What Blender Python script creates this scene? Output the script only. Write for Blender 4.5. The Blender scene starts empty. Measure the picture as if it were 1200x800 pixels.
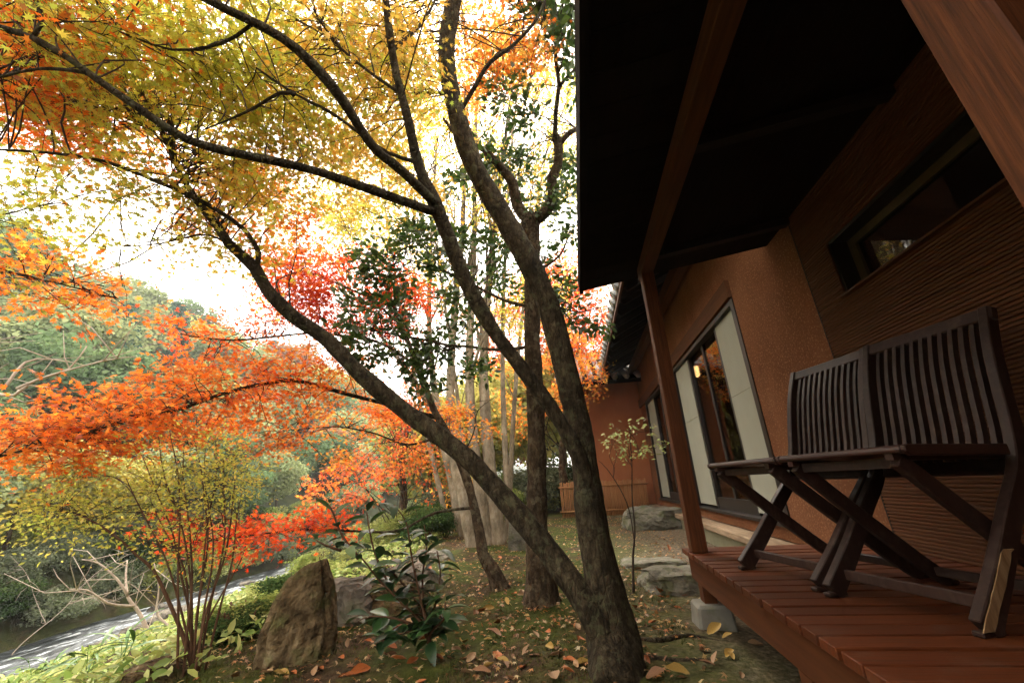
import bpy, bmesh, math, random
import numpy as np
from mathutils import Vector, Matrix, noise

random.seed(11)
RNG = np.random.default_rng(11)
scene = bpy.context.scene
C = scene.collection
rad = math.radians

# ------------------------------------------------------------------ camera
# axes: +y runs along the house away from the camera, +x towards the house
# wall, +z up; the camera (a 14 mm lens) is the origin, 0.41 m above the deck.
F = 466.7
_up = np.array([-70, 1290, -F]); _up /= np.linalg.norm(_up)
_yy = np.array([80, -164, -F]); _yy -= _up * (_yy @ _up); _yy /= np.linalg.norm(_yy)
_xx = np.cross(_yy, _up)
ROT = np.array([_xx, _yy, _up])
cam_data = bpy.data.cameras.new('camera')
cam = bpy.data.objects.new('camera', cam_data)
C.objects.link(cam)
cam_data.sensor_width = 36.0
cam_data.lens = 14.0
cam_data.clip_start = 0.02
cam_data.clip_end = 2000.0
cam.matrix_world = Matrix([list(ROT[i]) + [0.0] for i in range(3)] + [[0, 0, 0, 1]])
scene.camera = cam

# ------------------------------------------------------------------ sky, sun, exposure
SUN_EL, SUN_AZ = 50.0, -24.0          # degrees; azimuth from +y towards +x
world = bpy.data.worlds.new('World')
scene.world = world
world.use_nodes = True
wn = world.node_tree.nodes; wl = world.node_tree.links
wn.clear()
w_out = wn.new('ShaderNodeOutputWorld')
w_bg = wn.new('ShaderNodeBackground')
w_sky = wn.new('ShaderNodeTexSky')
w_sky.sky_type = 'NISHITA'
w_sky.sun_disc = False
w_sky.sun_elevation = rad(SUN_EL)
w_sky.sun_rotation = rad(SUN_AZ)
w_sky.dust_density = 6.0
w_sky.air_density = 1.0
w_mix = wn.new('ShaderNodeMixRGB')     # thin white cloud veiling the blue
w_mix.inputs[0].default_value = 0.8
w_mix.inputs[2].default_value = (9.0, 8.4, 7.4, 1)
wl.new(w_sky.outputs[0], w_mix.inputs[1])
wl.new(w_mix.outputs[0], w_bg.inputs[0])
w_bg.inputs[1].default_value = 0.15
wl.new(w_bg.outputs[0], w_out.inputs[0])
sun_data = bpy.data.lights.new('sun', 'SUN')
sun_data.energy = 1.5
sun_data.angle = rad(10)
sun_data.color = (1.0, 0.93, 0.82)
sun = bpy.data.objects.new('sun', sun_data)
C.objects.link(sun)
_sd = Vector((math.sin(rad(SUN_AZ)) * math.cos(rad(SUN_EL)), math.cos(rad(SUN_AZ)) * math.cos(rad(SUN_EL)), math.sin(rad(SUN_EL))))
sun.rotation_euler = _sd.to_track_quat('Z', 'Y').to_euler()
scene.view_settings.view_transform = 'Standard'
scene.view_settings.look = 'None'
scene.view_settings.exposure = 1.98
scene.view_settings.gamma = 1.0
scene.cycles.max_bounces = 6
scene.cycles.diffuse_bounces = 4
scene.cycles.transmission_bounces = 4
scene.cycles.glossy_bounces = 3
scene.cycles.adaptive_threshold = .03

# ------------------------------------------------------------------ helpers
def ray(px, py):
    d = ROT @ np.array([px - 600.0, 400.0 - py, -F])
    return d / np.linalg.norm(d)
def PR(px, py, r):
    return Vector(ray(px, py) * r)
def PY(px, py, y):
    d = ray(px, py); return Vector(d * (y / d[1]))
def proj(p):
    c = ROT.T @ np.array(p, float)
    return 600 + F * c[0] / -c[2], 400 - F * c[1] / -c[2]
def sstep(a, b, x):
    t = min(1.0, max(0.0, (x - a) / (b - a))); return t * t * (3 - 2 * t)
RIVER_Z = -2.55
def gz(x, y):
    """height of the ground"""
    n = noise.noise(Vector((x * .55, y * .55, 3.1)))
    n2 = noise.noise(Vector((x * 2.3, y * 2.3, 7.7)))
    z = -.78 + .07 * sstep(4, 10, y) + .02 * n + .012 * n2
    z += .05 * math.exp(-((x - .05) ** 2 + (y - 2.05) ** 2) / .5)
    crest = -1.75 - .12 * max(0, min(y, 10) - 2.5)
    if x < crest:
        t = crest - x
        z -= .10 * min(t, 1.0) ** 2 + .20 * max(0, t - .6) + .07 * max(0, t - 2.2)
        z += .06 * n * min(1, t) + .03 * n2 * min(1, t)
    if x < -6.6:
        bank = -2.75 + .25 * n
        z = max(z, -3.3)
        k = sstep(-6.6, -8.4, x)
        z = z * (1 - k) + bank * k - .15 * k
    if x < -11.2:
        t = -11.2 - x
        hill = -2.7 + 1.0 * sstep(0, 1.6, t) * 1.3 + .47 * max(0, t - 1.2)
        hill = min(hill, 15.0 + 3.0 * noise.noise(Vector((x * .03, y * .03, 0))) + 0.02 * t) if x < -30 else hill
        hill += .5 * n * min(1, t / 3)
        z = hill
    return z
def ghit(px, py, lift=0.0):
    d = ray(px, py); t = .6
    while t < 80:
        p = d * t
        if p[2] <= gz(p[0], p[1]) + lift: break
        t += .01 + t * .002
    return Vector((p[0], p[1], gz(p[0], p[1])))

def empty(name, loc, label, cat, group=None, rz=0.0):
    o = bpy.data.objects.new(name, None); C.objects.link(o)
    o.empty_display_size = .1
    o.location = loc; o.rotation_euler = (0, 0, rz)
    tag(o, label, cat, group)
    return o
def tag(o, label=None, cat=None, group=None, kind=None):
    if label: o['label'] = label
    if cat: o['category'] = cat
    if group: o['group'] = group
    if kind: o['kind'] = kind
    return o
def link(name, mesh, parent=None, kind=None, label=None):
    o = bpy.data.objects.new(name, mesh); C.objects.link(o)
    if parent is not None:
        o.parent = parent
    if kind: o['kind'] = kind
    if label: o['label'] = label
    return o

class MB:
    """collects simple shapes into one mesh"""
    def __init__(s): s.v = []; s.f = []
    def add(s, vs, fs):
        k = len(s.v); s.v += [tuple(v) for v in vs]; s.f += [tuple(i + k for i in f) for f in fs]; return s
    def box(s, x0, x1, y0, y1, z0, z1):
        vs = [(x, y, z) for z in (z0, z1) for y in (y0, y1) for x in (x0, x1)]
        return s.add(vs, [(0, 2, 3, 1), (4, 5, 7, 6), (0, 1, 5, 4), (2, 6, 7, 3), (0, 4, 6, 2), (1, 3, 7, 5)])
    def prism(s, poly, axis, a0, a1):
        """poly: 2-D outline; axis 'x','y','z' extruded a0..a1"""
        def pt(u, v, a): return {'x': (a, u, v), 'y': (u, a, v), 'z': (u, v, a)}[axis]
        n = len(poly)
        vs = [pt(u, v, a0) for u, v in poly] + [pt(u, v, a1) for u, v in poly]
        fs = [tuple(range(n))[::-1], tuple(range(n, 2 * n))]
        fs += [(i, (i + 1) % n, n + (i + 1) % n, n + i) for i in range(n)]
        return s.add(vs, fs)
    def sweep(s, pts, side, w, t, wt=None):
        """rectangular bar along pts; side = width axis, w along it, t across; wt: per-point thickness"""
        side = Vector(side).normalized(); n = len(pts); vs = []
        for i, p in enumerate(pts):
            a = Vector(pts[max(0, i - 1)]); b = Vector(pts[min(n - 1, i + 1)])
            d = (b - a).normalized(); nn = d.cross(side).normalized()
            tt = wt[i] if wt else t
            for su, sn in ((-1, -1), (1, -1), (1, 1), (-1, 1)):
                vs.append(Vector(p) + side * (w / 2 * su) + nn * (tt / 2 * sn))
        fs = [(3, 2, 1, 0), tuple(4 * (n - 1) + i for i in range(4))]
        for i in range(n - 1):
            for k in range(4):
                a = 4 * i + k; b = 4 * i + (k + 1) % 4
                fs.append((a, b, b + 4, a + 4))
        return s.add(vs, fs)
    def tube(s, pts, radii, sides=6, cap=True):
        n = len(pts); up = Vector((0.3, .2, 1)).normalized(); k0 = len(s.v); prev = None
        for i, p in enumerate(pts):
            a = pts[max(0, i - 1)]; b = pts[min(n - 1, i + 1)]
            d = (Vector(b) - Vector(a)).normalized()
            if prev is None:
                u = d.cross(up)
                if u.length < 1e-3: u = d.cross(Vector((1, 0, 0)))
            else:
                u = prev - d * prev.dot(d)
            u.normalize(); prev = u; w = d.cross(u)
            for j in range(sides):
                an = 2 * math.pi * j / sides
                q = Vector(p) + (u * math.cos(an) + w * math.sin(an)) * radii[i]
                s.v.append((q.x, q.y, q.z))
        for i in range(n - 1):
            for j in range(sides):
                a = k0 + i * sides + j; b = k0 + i * sides + (j + 1) % sides
                s.f.append((a, b, b + sides, a + sides))
        if cap:
            s.f.append(tuple(k0 + j for j in range(sides))[::-1])
            s.f.append(tuple(k0 + (n - 1) * sides + j for j in range(sides)))
        return s
    def mesh(s, name, mat=None, smooth=False, bevel=0.0):
        me = bpy.data.meshes.new(name)
        me.from_pydata(s.v, [], s.f)
        if bevel:
            bm = bmesh.new(); bm.from_mesh(me)
            bmesh.ops.bevel(bm, geom=[e for e in bm.edges if len(e.link_faces) == 2 and e.calc_face_angle(0) > .6], offset=bevel, segments=1, affect='EDGES', profile=.5)
            bm.to_mesh(me); bm.free()
        if mat: me.materials.append(mat)
        if smooth: me.polygons.foreach_set('use_smooth', [True] * len(me.polygons))
        me.update()
        return me
    def obj(s, name, mat=None, parent=None, smooth=False, kind=None, bevel=0.0, label=None):
        return link(name, s.mesh(name, mat, smooth, bevel), parent, kind, label)

def catmull(pts, vals, step):
    """smooth a list of points with per-point values"""
    P_ = [Vector(p) for p in pts]; out = []; ov = []
    n = len(P_)
    for i in range(n - 1):
        p0 = P_[max(0, i - 1)]; p1 = P_[i]; p2 = P_[i + 1]; p3 = P_[min(n - 1, i + 2)]
        m = max(2, int((p2 - p1).length / step))
        for k in range(m):
            t = k / m
            q = .5 * ((2 * p1) + (p2 - p0) * t + (2 * p0 - 5 * p1 + 4 * p2 - p3) * t * t + (3 * p1 - p0 - 3 * p2 + p3) * t ** 3)
            out.append(q); ov.append(vals[i] * (1 - t) + vals[i + 1] * t)
    out.append(P_[-1]); ov.append(vals[-1])
    return out, ov

# ------------------------------------------------------------------ materials
def new_mat(name):
    m = bpy.data.materials.new(name); m.use_nodes = True
    nt = m.node_tree; nt.nodes.clear()
    out = nt.nodes.new('ShaderNodeOutputMaterial')
    return m, nt.nodes, nt.links, out
def ramp(nodes, stops):
    r = nodes.new('ShaderNodeValToRGB')
    els = r.color_ramp.elements
    while len(els) < len(stops): els.new(.5)
    for e, (p, c) in zip(els, stops):
        e.position = p; e.color = (*c, 1)
    return r
def surf(name, stops, scale=(5, 5, 5), detail=6.0, rough=.8, bump=.3, bdist=.01, bscale=None, rand=0.0, spec=.3, rr=None, fine=None, coord='Object'):
    """noise-coloured principled surface. stops: colour ramp; scale: per-axis; rand: per-object brightness jitter"""
    m, N, L, out = new_mat(name)
    b = N.new('ShaderNodeBsdfPrincipled'); L.new(b.outputs[0], out.inputs[0])
    b.inputs['Roughness'].default_value = rough
    b.inputs['Specular IOR Level'].default_value = spec
    tc = N.new('ShaderNodeTexCoord'); mp = N.new('ShaderNodeMapping')
    L.new(tc.outputs[coord], mp.inputs[0])
    mp.inputs['Scale'].default_value = scale
    oi = N.new('ShaderNodeObjectInfo')
    if rand:
        av = N.new('ShaderNodeVectorMath'); av.operation = 'MULTIPLY_ADD'
        cb = N.new('ShaderNodeCombineXYZ')
        for i in range(3): L.new(oi.outputs['Random'], cb.inputs[i])
        av.inputs[1].default_value = (37, 53, 71)
        L.new(cb.outputs[0], av.inputs[0]); L.new(mp.outputs[0], av.inputs[2]); vec = av.outputs[0]
    else: vec = mp.outputs[0]
    nz = N.new('ShaderNodeTexNoise'); nz.inputs['Scale'].default_value = 1.0
    nz.inputs['Detail'].default_value = detail; nz.inputs['Roughness'].default_value = .62
    L.new(vec, nz.inputs['Vector'])
    r = ramp(N, stops); L.new(nz.outputs['Fac'], r.inputs[0]); col = r.outputs[0]
    if fine:
        f2 = N.new('ShaderNodeTexNoise'); f2.inputs['Scale'].default_value = fine[0]; f2.inputs['Detail'].default_value = 4
        L.new(tc.outputs[coord], f2.inputs['Vector'])
        r2 = ramp(N, [(fine[3], (0, 0, 0)), (fine[4], (1, 1, 1))]); L.new(f2.outputs['Fac'], r2.inputs[0])
        mx = N.new('ShaderNodeMixRGB'); mx.inputs[2].default_value = (*fine[1], 1)
        ml = N.new('ShaderNodeMath'); ml.operation = 'MULTIPLY'; ml.inputs[1].default_value = fine[2]
        L.new(r2.outputs[0], ml.inputs[0]); L.new(ml.outputs[0], mx.inputs[0]); L.new(col, mx.inputs[1]); col = mx.outputs[0]
    if rand:
        hs = N.new('ShaderNodeHueSaturation')
        mr = N.new('ShaderNodeMapRange'); mr.inputs['To Min'].default_value = 1 - rand; mr.inputs['To Max'].default_value = 1 + rand
        L.new(oi.outputs['Random'], mr.inputs['Value']); L.new(mr.outputs[0], hs.inputs['Value'])
        L.new(col, hs.inputs['Color']); col = hs.outputs[0]
    L.new(col, b.inputs['Base Color'])
    if rr:
        mr2 = N.new('ShaderNodeMapRange'); mr2.inputs['To Min'].default_value = rr[0]; mr2.inputs['To Max'].default_value = rr[1]
        L.new(nz.outputs['Fac'], mr2.inputs['Value']); L.new(mr2.outputs[0], b.inputs['Roughness'])
    if bump:
        bn = N.new('ShaderNodeTexNoise'); bn.inputs['Scale'].default_value = 1.0; bn.inputs['Detail'].default_value = 6
        mp2 = N.new('ShaderNodeMapping'); L.new(tc.outputs[coord], mp2.inputs[0])
        mp2.inputs['Scale'].default_value = bscale or tuple(s * 2.5 for s in scale)
        L.new(mp2.outputs[0], bn.inputs['Vector'])
        bp = N.new('ShaderNodeBump'); bp.inputs['Strength'].default_value = bump; bp.inputs['Distance'].default_value = bdist
        L.new(bn.outputs['Fac'], bp.inputs['Height']); L.new(bp.outputs[0], b.inputs['Normal'])
    return m
def leaf_mat(name, trans=.5, gloss=.06, rough=.4, sat=1.0):
    """leaf colour comes from a per-leaf colour attribute; light passes through the blade"""
    m, N, L, out = new_mat(name)
    at = N.new('ShaderNodeAttribute'); at.attribute_name = 'leaf_colour'
    d = N.new('ShaderNodeBsdfDiffuse'); t = N.new('ShaderNodeBsdfTranslucent'); g = N.new('ShaderNodeBsdfGlossy')
    g.inputs['Roughness'].default_value = rough
    L.new(at.outputs['Color'], d.inputs[0]); L.new(at.outputs['Color'], t.inputs[0])
    a = N.new('ShaderNodeMixShader'); a.inputs[0].default_value = trans
    L.new(d.outputs[0], a.inputs[1]); L.new(t.outputs[0], a.inputs[2])
    b = N.new('ShaderNodeMixShader'); b.inputs[0].default_value = gloss
    L.new(a.outputs[0], b.inputs[1]); L.new(g.outputs[0], b.inputs[2])
    L.new(b.outputs[0], out.inputs[0])
    return m

M = {}
M['wood_post'] = surf('reddish_brown_post_wood', [(.25, (0.0340, 0.0093, 0.0026)), (.5, (0.0833, 0.0247, 0.0068)), (.75, (0.1403, 0.0459, 0.0136))], (150, 150, 6.0), rough=.65, bump=.5, bdist=.002, spec=.18)
M['wood_beam'] = surf('brown_beam_wood', [(.25, (0.0510, 0.0179, 0.0059)), (.75, (0.1062, 0.0391, 0.0127))], (50, 3, 50), spec=.15, rough=.7, bump=.2, bdist=.002)
M['deck'] = surf('stained_red_deck_wood', [(.2, (0.0340, 0.0085, 0.0026)), (.5, (0.0833, 0.0204, 0.0051)), (.8, (0.1318, 0.0357, 0.0093))], (5, 110, 80), rough=.45, bump=.4, bdist=.002, rand=.38, spec=.25, rr=(.42, .7), fine=(9, (.14, .072, .045), .4, .56, .72))
M['rim'] = surf('stained_rim_beam_wood', [(.2, (0.0467, 0.0145, 0.0051)), (.8, (0.1062, 0.0357, 0.0119))], (40, 3, 40), spec=.15, rough=.7, bump=.25, bdist=.002)
M['dark_soffit'] = surf('near_black_soffit_boards', [(.2, (.006, .004, .003)), (.8, (.016, .010, .007))], (40, 4, 40), rough=.9, bump=.3, bdist=.003, rand=.3, spec=.03)  # near-black wood, tone varied at random per object
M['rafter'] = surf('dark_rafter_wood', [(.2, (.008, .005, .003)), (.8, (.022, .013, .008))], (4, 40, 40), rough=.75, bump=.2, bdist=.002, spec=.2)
M['siding'] = surf('brown_ridged_siding', [(.2, (0.0527, 0.0187, 0.0068)), (.5, (0.0892, 0.0331, 0.0119)), (.8, (0.1275, 0.0493, 0.0187))], (4, 1.6, 60), rough=.8, bump=.12, bdist=.001, spec=.15)
M['stucco'] = surf('terracotta_stucco', [(.2, (0.1062, 0.0408, 0.0179)), (.5, (0.1573, 0.0629, 0.0281)), (.8, (0.2082, 0.0892, 0.0425))], (2.6, 2.6, 1.6), rough=.95, bump=.9, bdist=.005, bscale=(110, 130, 130), spec=.1, fine=(70, (.36, .19, .10), .6, .54, .66))
M['stucco_end'] = surf('red_orange_stucco', [(.2, (.26, .092, .040)), (.8, (.40, .16, .074))], (1.5, 1.5, 1.0), rough=.95, bump=.5, bdist=.004, bscale=(120, 120, 120), spec=.1)
M['frame'] = surf('black_door_frame_wood', [(.2, (.010, .008, .007)), (.8, (.028, .02, .016))], (30, 30, 4), rough=.5, bump=.15, bdist=.001)
M['white_panel'] = surf('off_white_door_panel', [(.2, (0.2550, 0.2550, 0.2040)), (.8, (0.3400, 0.3400, 0.2805))], (1.2, 1.2, .8), rough=.8, bump=.12, bdist=.001, bscale=(60, 60, 60), spec=.2, fine=(6, (.24, .23, .17), .35, .6, .8))
M['window_frame'] = surf('olive_brown_window_frame', [(.2, (.045, .030, .014)), (.8, (.085, .06, .03))], (20, 20, 20), rough=.5, bump=.1, bdist=.001)
M['ledge'] = surf('weathered_ledge_board', [(.2, (0.0910, 0.0595, 0.0350)), (.5, (0.1960, 0.1330, 0.0770)), (.8, (0.2940, 0.2170, 0.1400))], (25, 4, 30), rough=.9, bump=.5, bdist=.005)
M['concrete'] = surf('mossy_concrete', [(.2, (0.1360, 0.1280, 0.0760)), (.8, (0.2640, 0.2480, 0.1600))], (4, 4, 4), rough=.95, bump=.5, bdist=.006)
M['footing'] = surf('pale_footing_stone', [(.2, (0.1275, 0.1232, 0.1020)), (.8, (0.2550, 0.2465, 0.2082))], (9, 9, 9), rough=.95, bump=.6, bdist=.006, fine=(14, (.13, .13, .08), .7, .55, .7))
M['tile'] = surf('grey_kawara_tile', [(.2, (.15, .152, .155)), (.8, (.34, .345, .35))], (14, 14, 14), rough=.45, bump=.2, bdist=.002, rand=.15, spec=.5)
M['chair'] = surf('dark_weathered_chair_wood', [(.2, (0.0102, 0.0043, 0.0026)), (.5, (0.0238, 0.0110, 0.0076)), (.8, (0.0493, 0.0272, 0.0204))], (60, 60, 14), rough=.5, bump=.35, bdist=.001, rand=.25, spec=.30, rr=(.38, .65), fine=(30, (.075, .05, .04), .35, .54, .70))
M['chair_seat'] = surf('dark_red_seat_wood', [(.2, (0.0180, 0.0072, 0.0054)), (.8, (0.0495, 0.0198, 0.0144))], (20, 20, 20), rough=.38, bump=.12, bdist=.001, rand=.15, spec=.5)
M['bare_wood'] = surf('bare_split_wood', [(.25, (.15, .080, .034)), (.5, (.30, .185, .090)), (.75, (.42, .29, .16))], (40, 40, 9), rough=.85, bump=.8, bdist=.004, spec=.15)
M['stone'] = surf('lichened_standing_stone', [(.28, (.022, .015, .008)), (.45, (.080, .054, .027)), (.58, (.15, .105, .055)), (.72, (.25, .19, .11))], (13, 13, 10), detail=10, rough=.95, bump=1.0, bdist=.045, bscale=(26, 26, 26), spec=.15, fine=(8, (.085, .095, .03), .6, .52, .64))
M['boulder'] = surf('pale_garden_boulder', [(.25, (.055, .046, .038)), (.5, (.15, .13, .105)), (.75, (.27, .24, .20))], (4, 4, 4), rough=.95, bump=1.0, bdist=.04, bscale=(18, 18, 18), spec=.15, rand=.2, fine=(6, (.10, .12, .05), .45, .52, .68))
M['step'] = surf('grey_stepping_stone', [(.25, (.055, .050, .040)), (.5, (.135, .125, .098)), (.75, (.22, .205, .165))], (7, 7, 7), rough=.95, bump=1.0, bdist=.03, bscale=(24, 24, 24), spec=.15, rand=.15, fine=(9, (.08, .095, .03), .45, .5, .64))
def bark_mat(name, stops, scale, lich, lcol, rough=.92, bd=.02):
    m, N, L, out = new_mat(name)
    b = N.new('ShaderNodeBsdfPrincipled'); L.new(b.outputs[0], out.inputs[0])
    b.inputs['Roughness'].default_value = rough; b.inputs['Specular IOR Level'].default_value = .12
    tc = N.new('ShaderNodeTexCoord'); mp = N.new('ShaderNodeMapping'); mp.inputs['Scale'].default_value = (1, 1, .45); L.new(tc.outputs['Object'], mp.inputs[0])
    def nz(sc, det, ro, vec=mp.outputs[0]):
        n = N.new('ShaderNodeTexNoise'); n.inputs['Scale'].default_value = sc; n.inputs['Detail'].default_value = det; n.inputs['Roughness'].default_value = ro
        L.new(vec, n.inputs['Vector']); return n
    n1 = nz(scale, 10, .74)
    r = ramp(N, stops); L.new(n1.outputs['Fac'], r.inputs[0])
    n2 = nz(scale * .55, 8, .7, tc.outputs['Object'])
    r2 = ramp(N, [(.53, (0, 0, 0)), (.60, (1, 1, 1))]); L.new(n2.outputs['Fac'], r2.inputs[0])
    ml = N.new('ShaderNodeMath'); ml.operation = 'MULTIPLY'; ml.inputs[1].default_value = lich; L.new(r2.outputs[0], ml.inputs[0])
    mx = N.new('ShaderNodeMixRGB'); mx.inputs[2].default_value = (*lcol, 1); L.new(ml.outputs[0], mx.inputs[0]); L.new(r.outputs[0], mx.inputs[1])
    n4 = nz(2.2, 3, .5, tc.outputs['Object'])       # broad tone changes along the stem
    r4 = ramp(N, [(.35, (.78, .78, .78)), (.65, (1.2, 1.18, 1.12))]); L.new(n4.outputs['Fac'], r4.inputs[0])
    m2 = N.new('ShaderNodeMixRGB'); m2.blend_type = 'MULTIPLY'; m2.inputs[0].default_value = 1; L.new(mx.outputs[0], m2.inputs[1]); L.new(r4.outputs[0], m2.inputs[2])
    L.new(m2.outputs[0], b.inputs['Base Color'])
    n3 = nz(scale * 1.6, 8, .72)
    vo = N.new('ShaderNodeTexVoronoi'); vo.feature = 'DISTANCE_TO_EDGE'; vo.inputs['Scale'].default_value = scale * 1.3; L.new(mp.outputs[0], vo.inputs['Vector'])
    vr = ramp(N, [(0, (0, 0, 0)), (.12, (1, 1, 1))]); L.new(vo.outputs['Distance'], vr.inputs[0])
    ad = N.new('ShaderNodeMath'); ad.operation = 'MULTIPLY_ADD'; ad.inputs[1].default_value = .35; L.new(vr.outputs[0], ad.inputs[0]); L.new(n3.outputs['Fac'], ad.inputs[2])
    bp = N.new('ShaderNodeBump'); bp.inputs['Strength'].default_value = 1; bp.inputs['Distance'].default_value = bd; L.new(ad.outputs[0], bp.inputs['Height']); L.new(bp.outputs[0], b.inputs['Normal'])
    return m
M['bark'] = bark_mat('dark_maple_bark', [(.30, (.012, .009, .006)), (.46, (.036, .027, .017)), (.58, (.075, .058, .036)), (.72, (.135, .112, .072))], 30, .40, (.13, .135, .075), bd=.014)
M['bark_mid'] = bark_mat('grey_brown_evergreen_bark', [(.30, (.020, .013, .008)), (.48, (.062, .043, .027)), (.70, (.16, .12, .08))], 22, .5, (.20, .18, .12))
M['bark_pale'] = bark_mat('pale_smooth_bark', [(.30, (.09, .066, .043)), (.5, (.23, .185, .13)), (.70, (.40, .34, .26))], 10, .4, (.12, .105, .07), bd=.012)
M['twig'] = surf('dark_twig_bark', [(.2, (.022, .014, .010)), (.8, (.065, .042, .028))], (30, 30, 30), rough=.85, bump=0)
M['stem_red'] = surf('reddish_brown_stem_bark', [(.2, (.055, .024, .012)), (.8, (.14, .07, .035))], (30, 30, 10), rough=.85, bump=0)
M['bare_branch'] = surf('bleached_bare_bark', [(.2, (.24, .18, .13)), (.8, (.52, .44, .36))], (20, 20, 10), rough=.9, bump=.3, bdist=.003)
M['bamboo'] = surf('weathered_bamboo_fence', [(.2, (.20, .085, .028)), (.8, (.44, .22, .085))], (40, 40, 4), rough=.6, bump=.2, bdist=.002)
M['interior'] = surf('brown_interior_wall', [(.2, (.15, .065, .03)), (.8, (.25, .115, .055))], (3, 3, 3), rough=.9, bump=0)
M['interior_dark'] = surf('dark_interior_board', [(.2, (.03, .015, .009)), (.8, (.07, .035, .02))], (3, 3, 3), rough=.7, bump=0)
M['leaf'] = leaf_mat('translucent_autumn_leaf', .78, .025)
M['leaf_green'] = leaf_mat('glossy_evergreen_leaf', .42, .08, .35)
M['leaf_far'] = leaf_mat('far_foliage', .35, .0)
M['grass'] = leaf_mat('moss_and_grass_blade', .35, .03)
M['litter'] = leaf_mat('dry_fallen_leaf', .2, .05, .45)

def glass_mat(name, tint, rough=0.0):
    m, N, L, out = new_mat(name)
    tr = N.new('ShaderNodeBsdfTransparent'); tr.inputs[0].default_value = (*tint, 1)
    gl = N.new('ShaderNodeBsdfGlossy'); gl.inputs['Roughness'].default_value = rough
    fr = N.new('ShaderNodeFresnel'); fr.inputs['IOR'].default_value = 1.5
    mu = N.new('ShaderNodeMath'); mu.operation = 'MULTIPLY_ADD'; mu.inputs[1].default_value = .75; mu.inputs[2].default_value = .0; mu.use_clamp = True
    mx = N.new('ShaderNodeMixShader')
    L.new(fr.outputs[0], mu.inputs[0]); L.new(mu.outputs[0], mx.inputs[0])
    L.new(tr.outputs[0], mx.inputs[1]); L.new(gl.outputs[0], mx.inputs[2]); L.new(mx.outputs[0], out.inputs[0])
    return m
M['glass'] = glass_mat('door_glass', (.75, .72, .68))
M['glass_dark'] = glass_mat('dark_window_glass', (.35, .34, .32))
def emit_mat(name, col, s):
    m, N, L, out = new_mat(name)
    e = N.new('ShaderNodeEmission'); e.inputs[0].default_value = (*col, 1); e.inputs[1].default_value = s
    L.new(e.outputs[0], out.inputs[0]); return m
M['lamp'] = emit_mat('warm_lamp_paper', (1.0, .62, .25), 2.2)

def ground_mat():
    m, N, L, out = new_mat('mossy_garden_ground')
    b = N.new('ShaderNodeBsdfPrincipled'); L.new(b.outputs[0], out.inputs[0])
    b.inputs['Roughness'].default_value = .95; b.inputs['Specular IOR Level'].default_value = .1
    geo = N.new('ShaderNodeNewGeometry')
    def nz(scale, det=5):
        n = N.new('ShaderNodeTexNoise'); n.inputs['Scale'].default_value = scale; n.inputs['Detail'].default_value = det
        n.inputs['Roughness'].default_value = .65
        L.new(geo.outputs['Position'], n.inputs['Vector']); return n.outputs['Fac']
    moss = ramp(N, [(.25, (.018, .024, .005)), (.5, (.048, .058, .011)), (.75, (.09, .10, .022))]); L.new(nz(7), moss.inputs[0])
    soil = ramp(N, [(.25, (.020, .012, .006)), (.5, (.055, .034, .018)), (.75, (.12, .078, .042))]); L.new(nz(14), soil.inputs[0])
    k = ramp(N, [(.46, (0, 0, 0)), (.60, (1, 1, 1))]); L.new(nz(1.7, 7), k.inputs[0])
    mx = N.new('ShaderNodeMixRGB'); L.new(k.outputs[0], mx.inputs[0]); L.new(moss.outputs[0], mx.inputs[1]); L.new(soil.outputs[0], mx.inputs[2])
    # trodden gravelly strip by the house (x > 0.25)
    sp = N.new('ShaderNodeSeparateXYZ'); L.new(geo.outputs['Position'], sp.inputs[0])
    mr = N.new('ShaderNodeMapRange'); mr.inputs['From Min'].default_value = .1; mr.inputs['From Max'].default_value = 1.0
    ad = N.new('ShaderNodeMath'); ad.operation = 'MULTIPLY_ADD'; ad.inputs[1].default_value = .9
    L.new(nz(2.5), ad.inputs[0]); L.new(sp.outputs[0], ad.inputs[2])
    sb = N.new('ShaderNodeMath'); sb.operation = 'SUBTRACT'; sb.inputs[1].default_value = .45; L.new(ad.outputs[0], sb.inputs[0]); L.new(sb.outputs[0], mr.inputs['Value'])
    grav = ramp(N, [(.3, (.035, .026, .017)), (.5, (.11, .085, .055)), (.7, (.24, .195, .14))]); L.new(nz(38, 3), grav.inputs[0])
    mx2 = N.new('ShaderNodeMixRGB'); L.new(mr.outputs[0], mx2.inputs[0]); L.new(mx.outputs[0], mx2.inputs[1]); L.new(grav.outputs[0], mx2.inputs[2])
    # leafy forest floor across the river
    mr3 = N.new('ShaderNodeMapRange'); mr3.inputs['From Min'].default_value = -11.0; mr3.inputs['From Max'].default_value = -13.0; L.new(sp.outputs[0], mr3.inputs['Value'])
    fl = ramp(N, [(.3, (.022, .028, .014)), (.7, (.065, .070, .035))]); L.new(nz(.8), fl.inputs[0])
    mx3 = N.new('ShaderNodeMixRGB'); L.new(mr3.outputs[0], mx3.inputs[0]); L.new(mx2.outputs[0], mx3.inputs[1]); L.new(fl.outputs[0], mx3.inputs[2])
    L.new(mx3.outputs[0], b.inputs['Base Color'])
    bp = N.new('ShaderNodeBump'); bp.inputs['Strength'].default_value = .9; bp.inputs['Distance'].default_value = .02
    L.new(nz(45, 4), bp.inputs['Height']); L.new(bp.outputs[0], b.inputs['Normal'])
    return m
M['ground'] = ground_mat()
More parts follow.
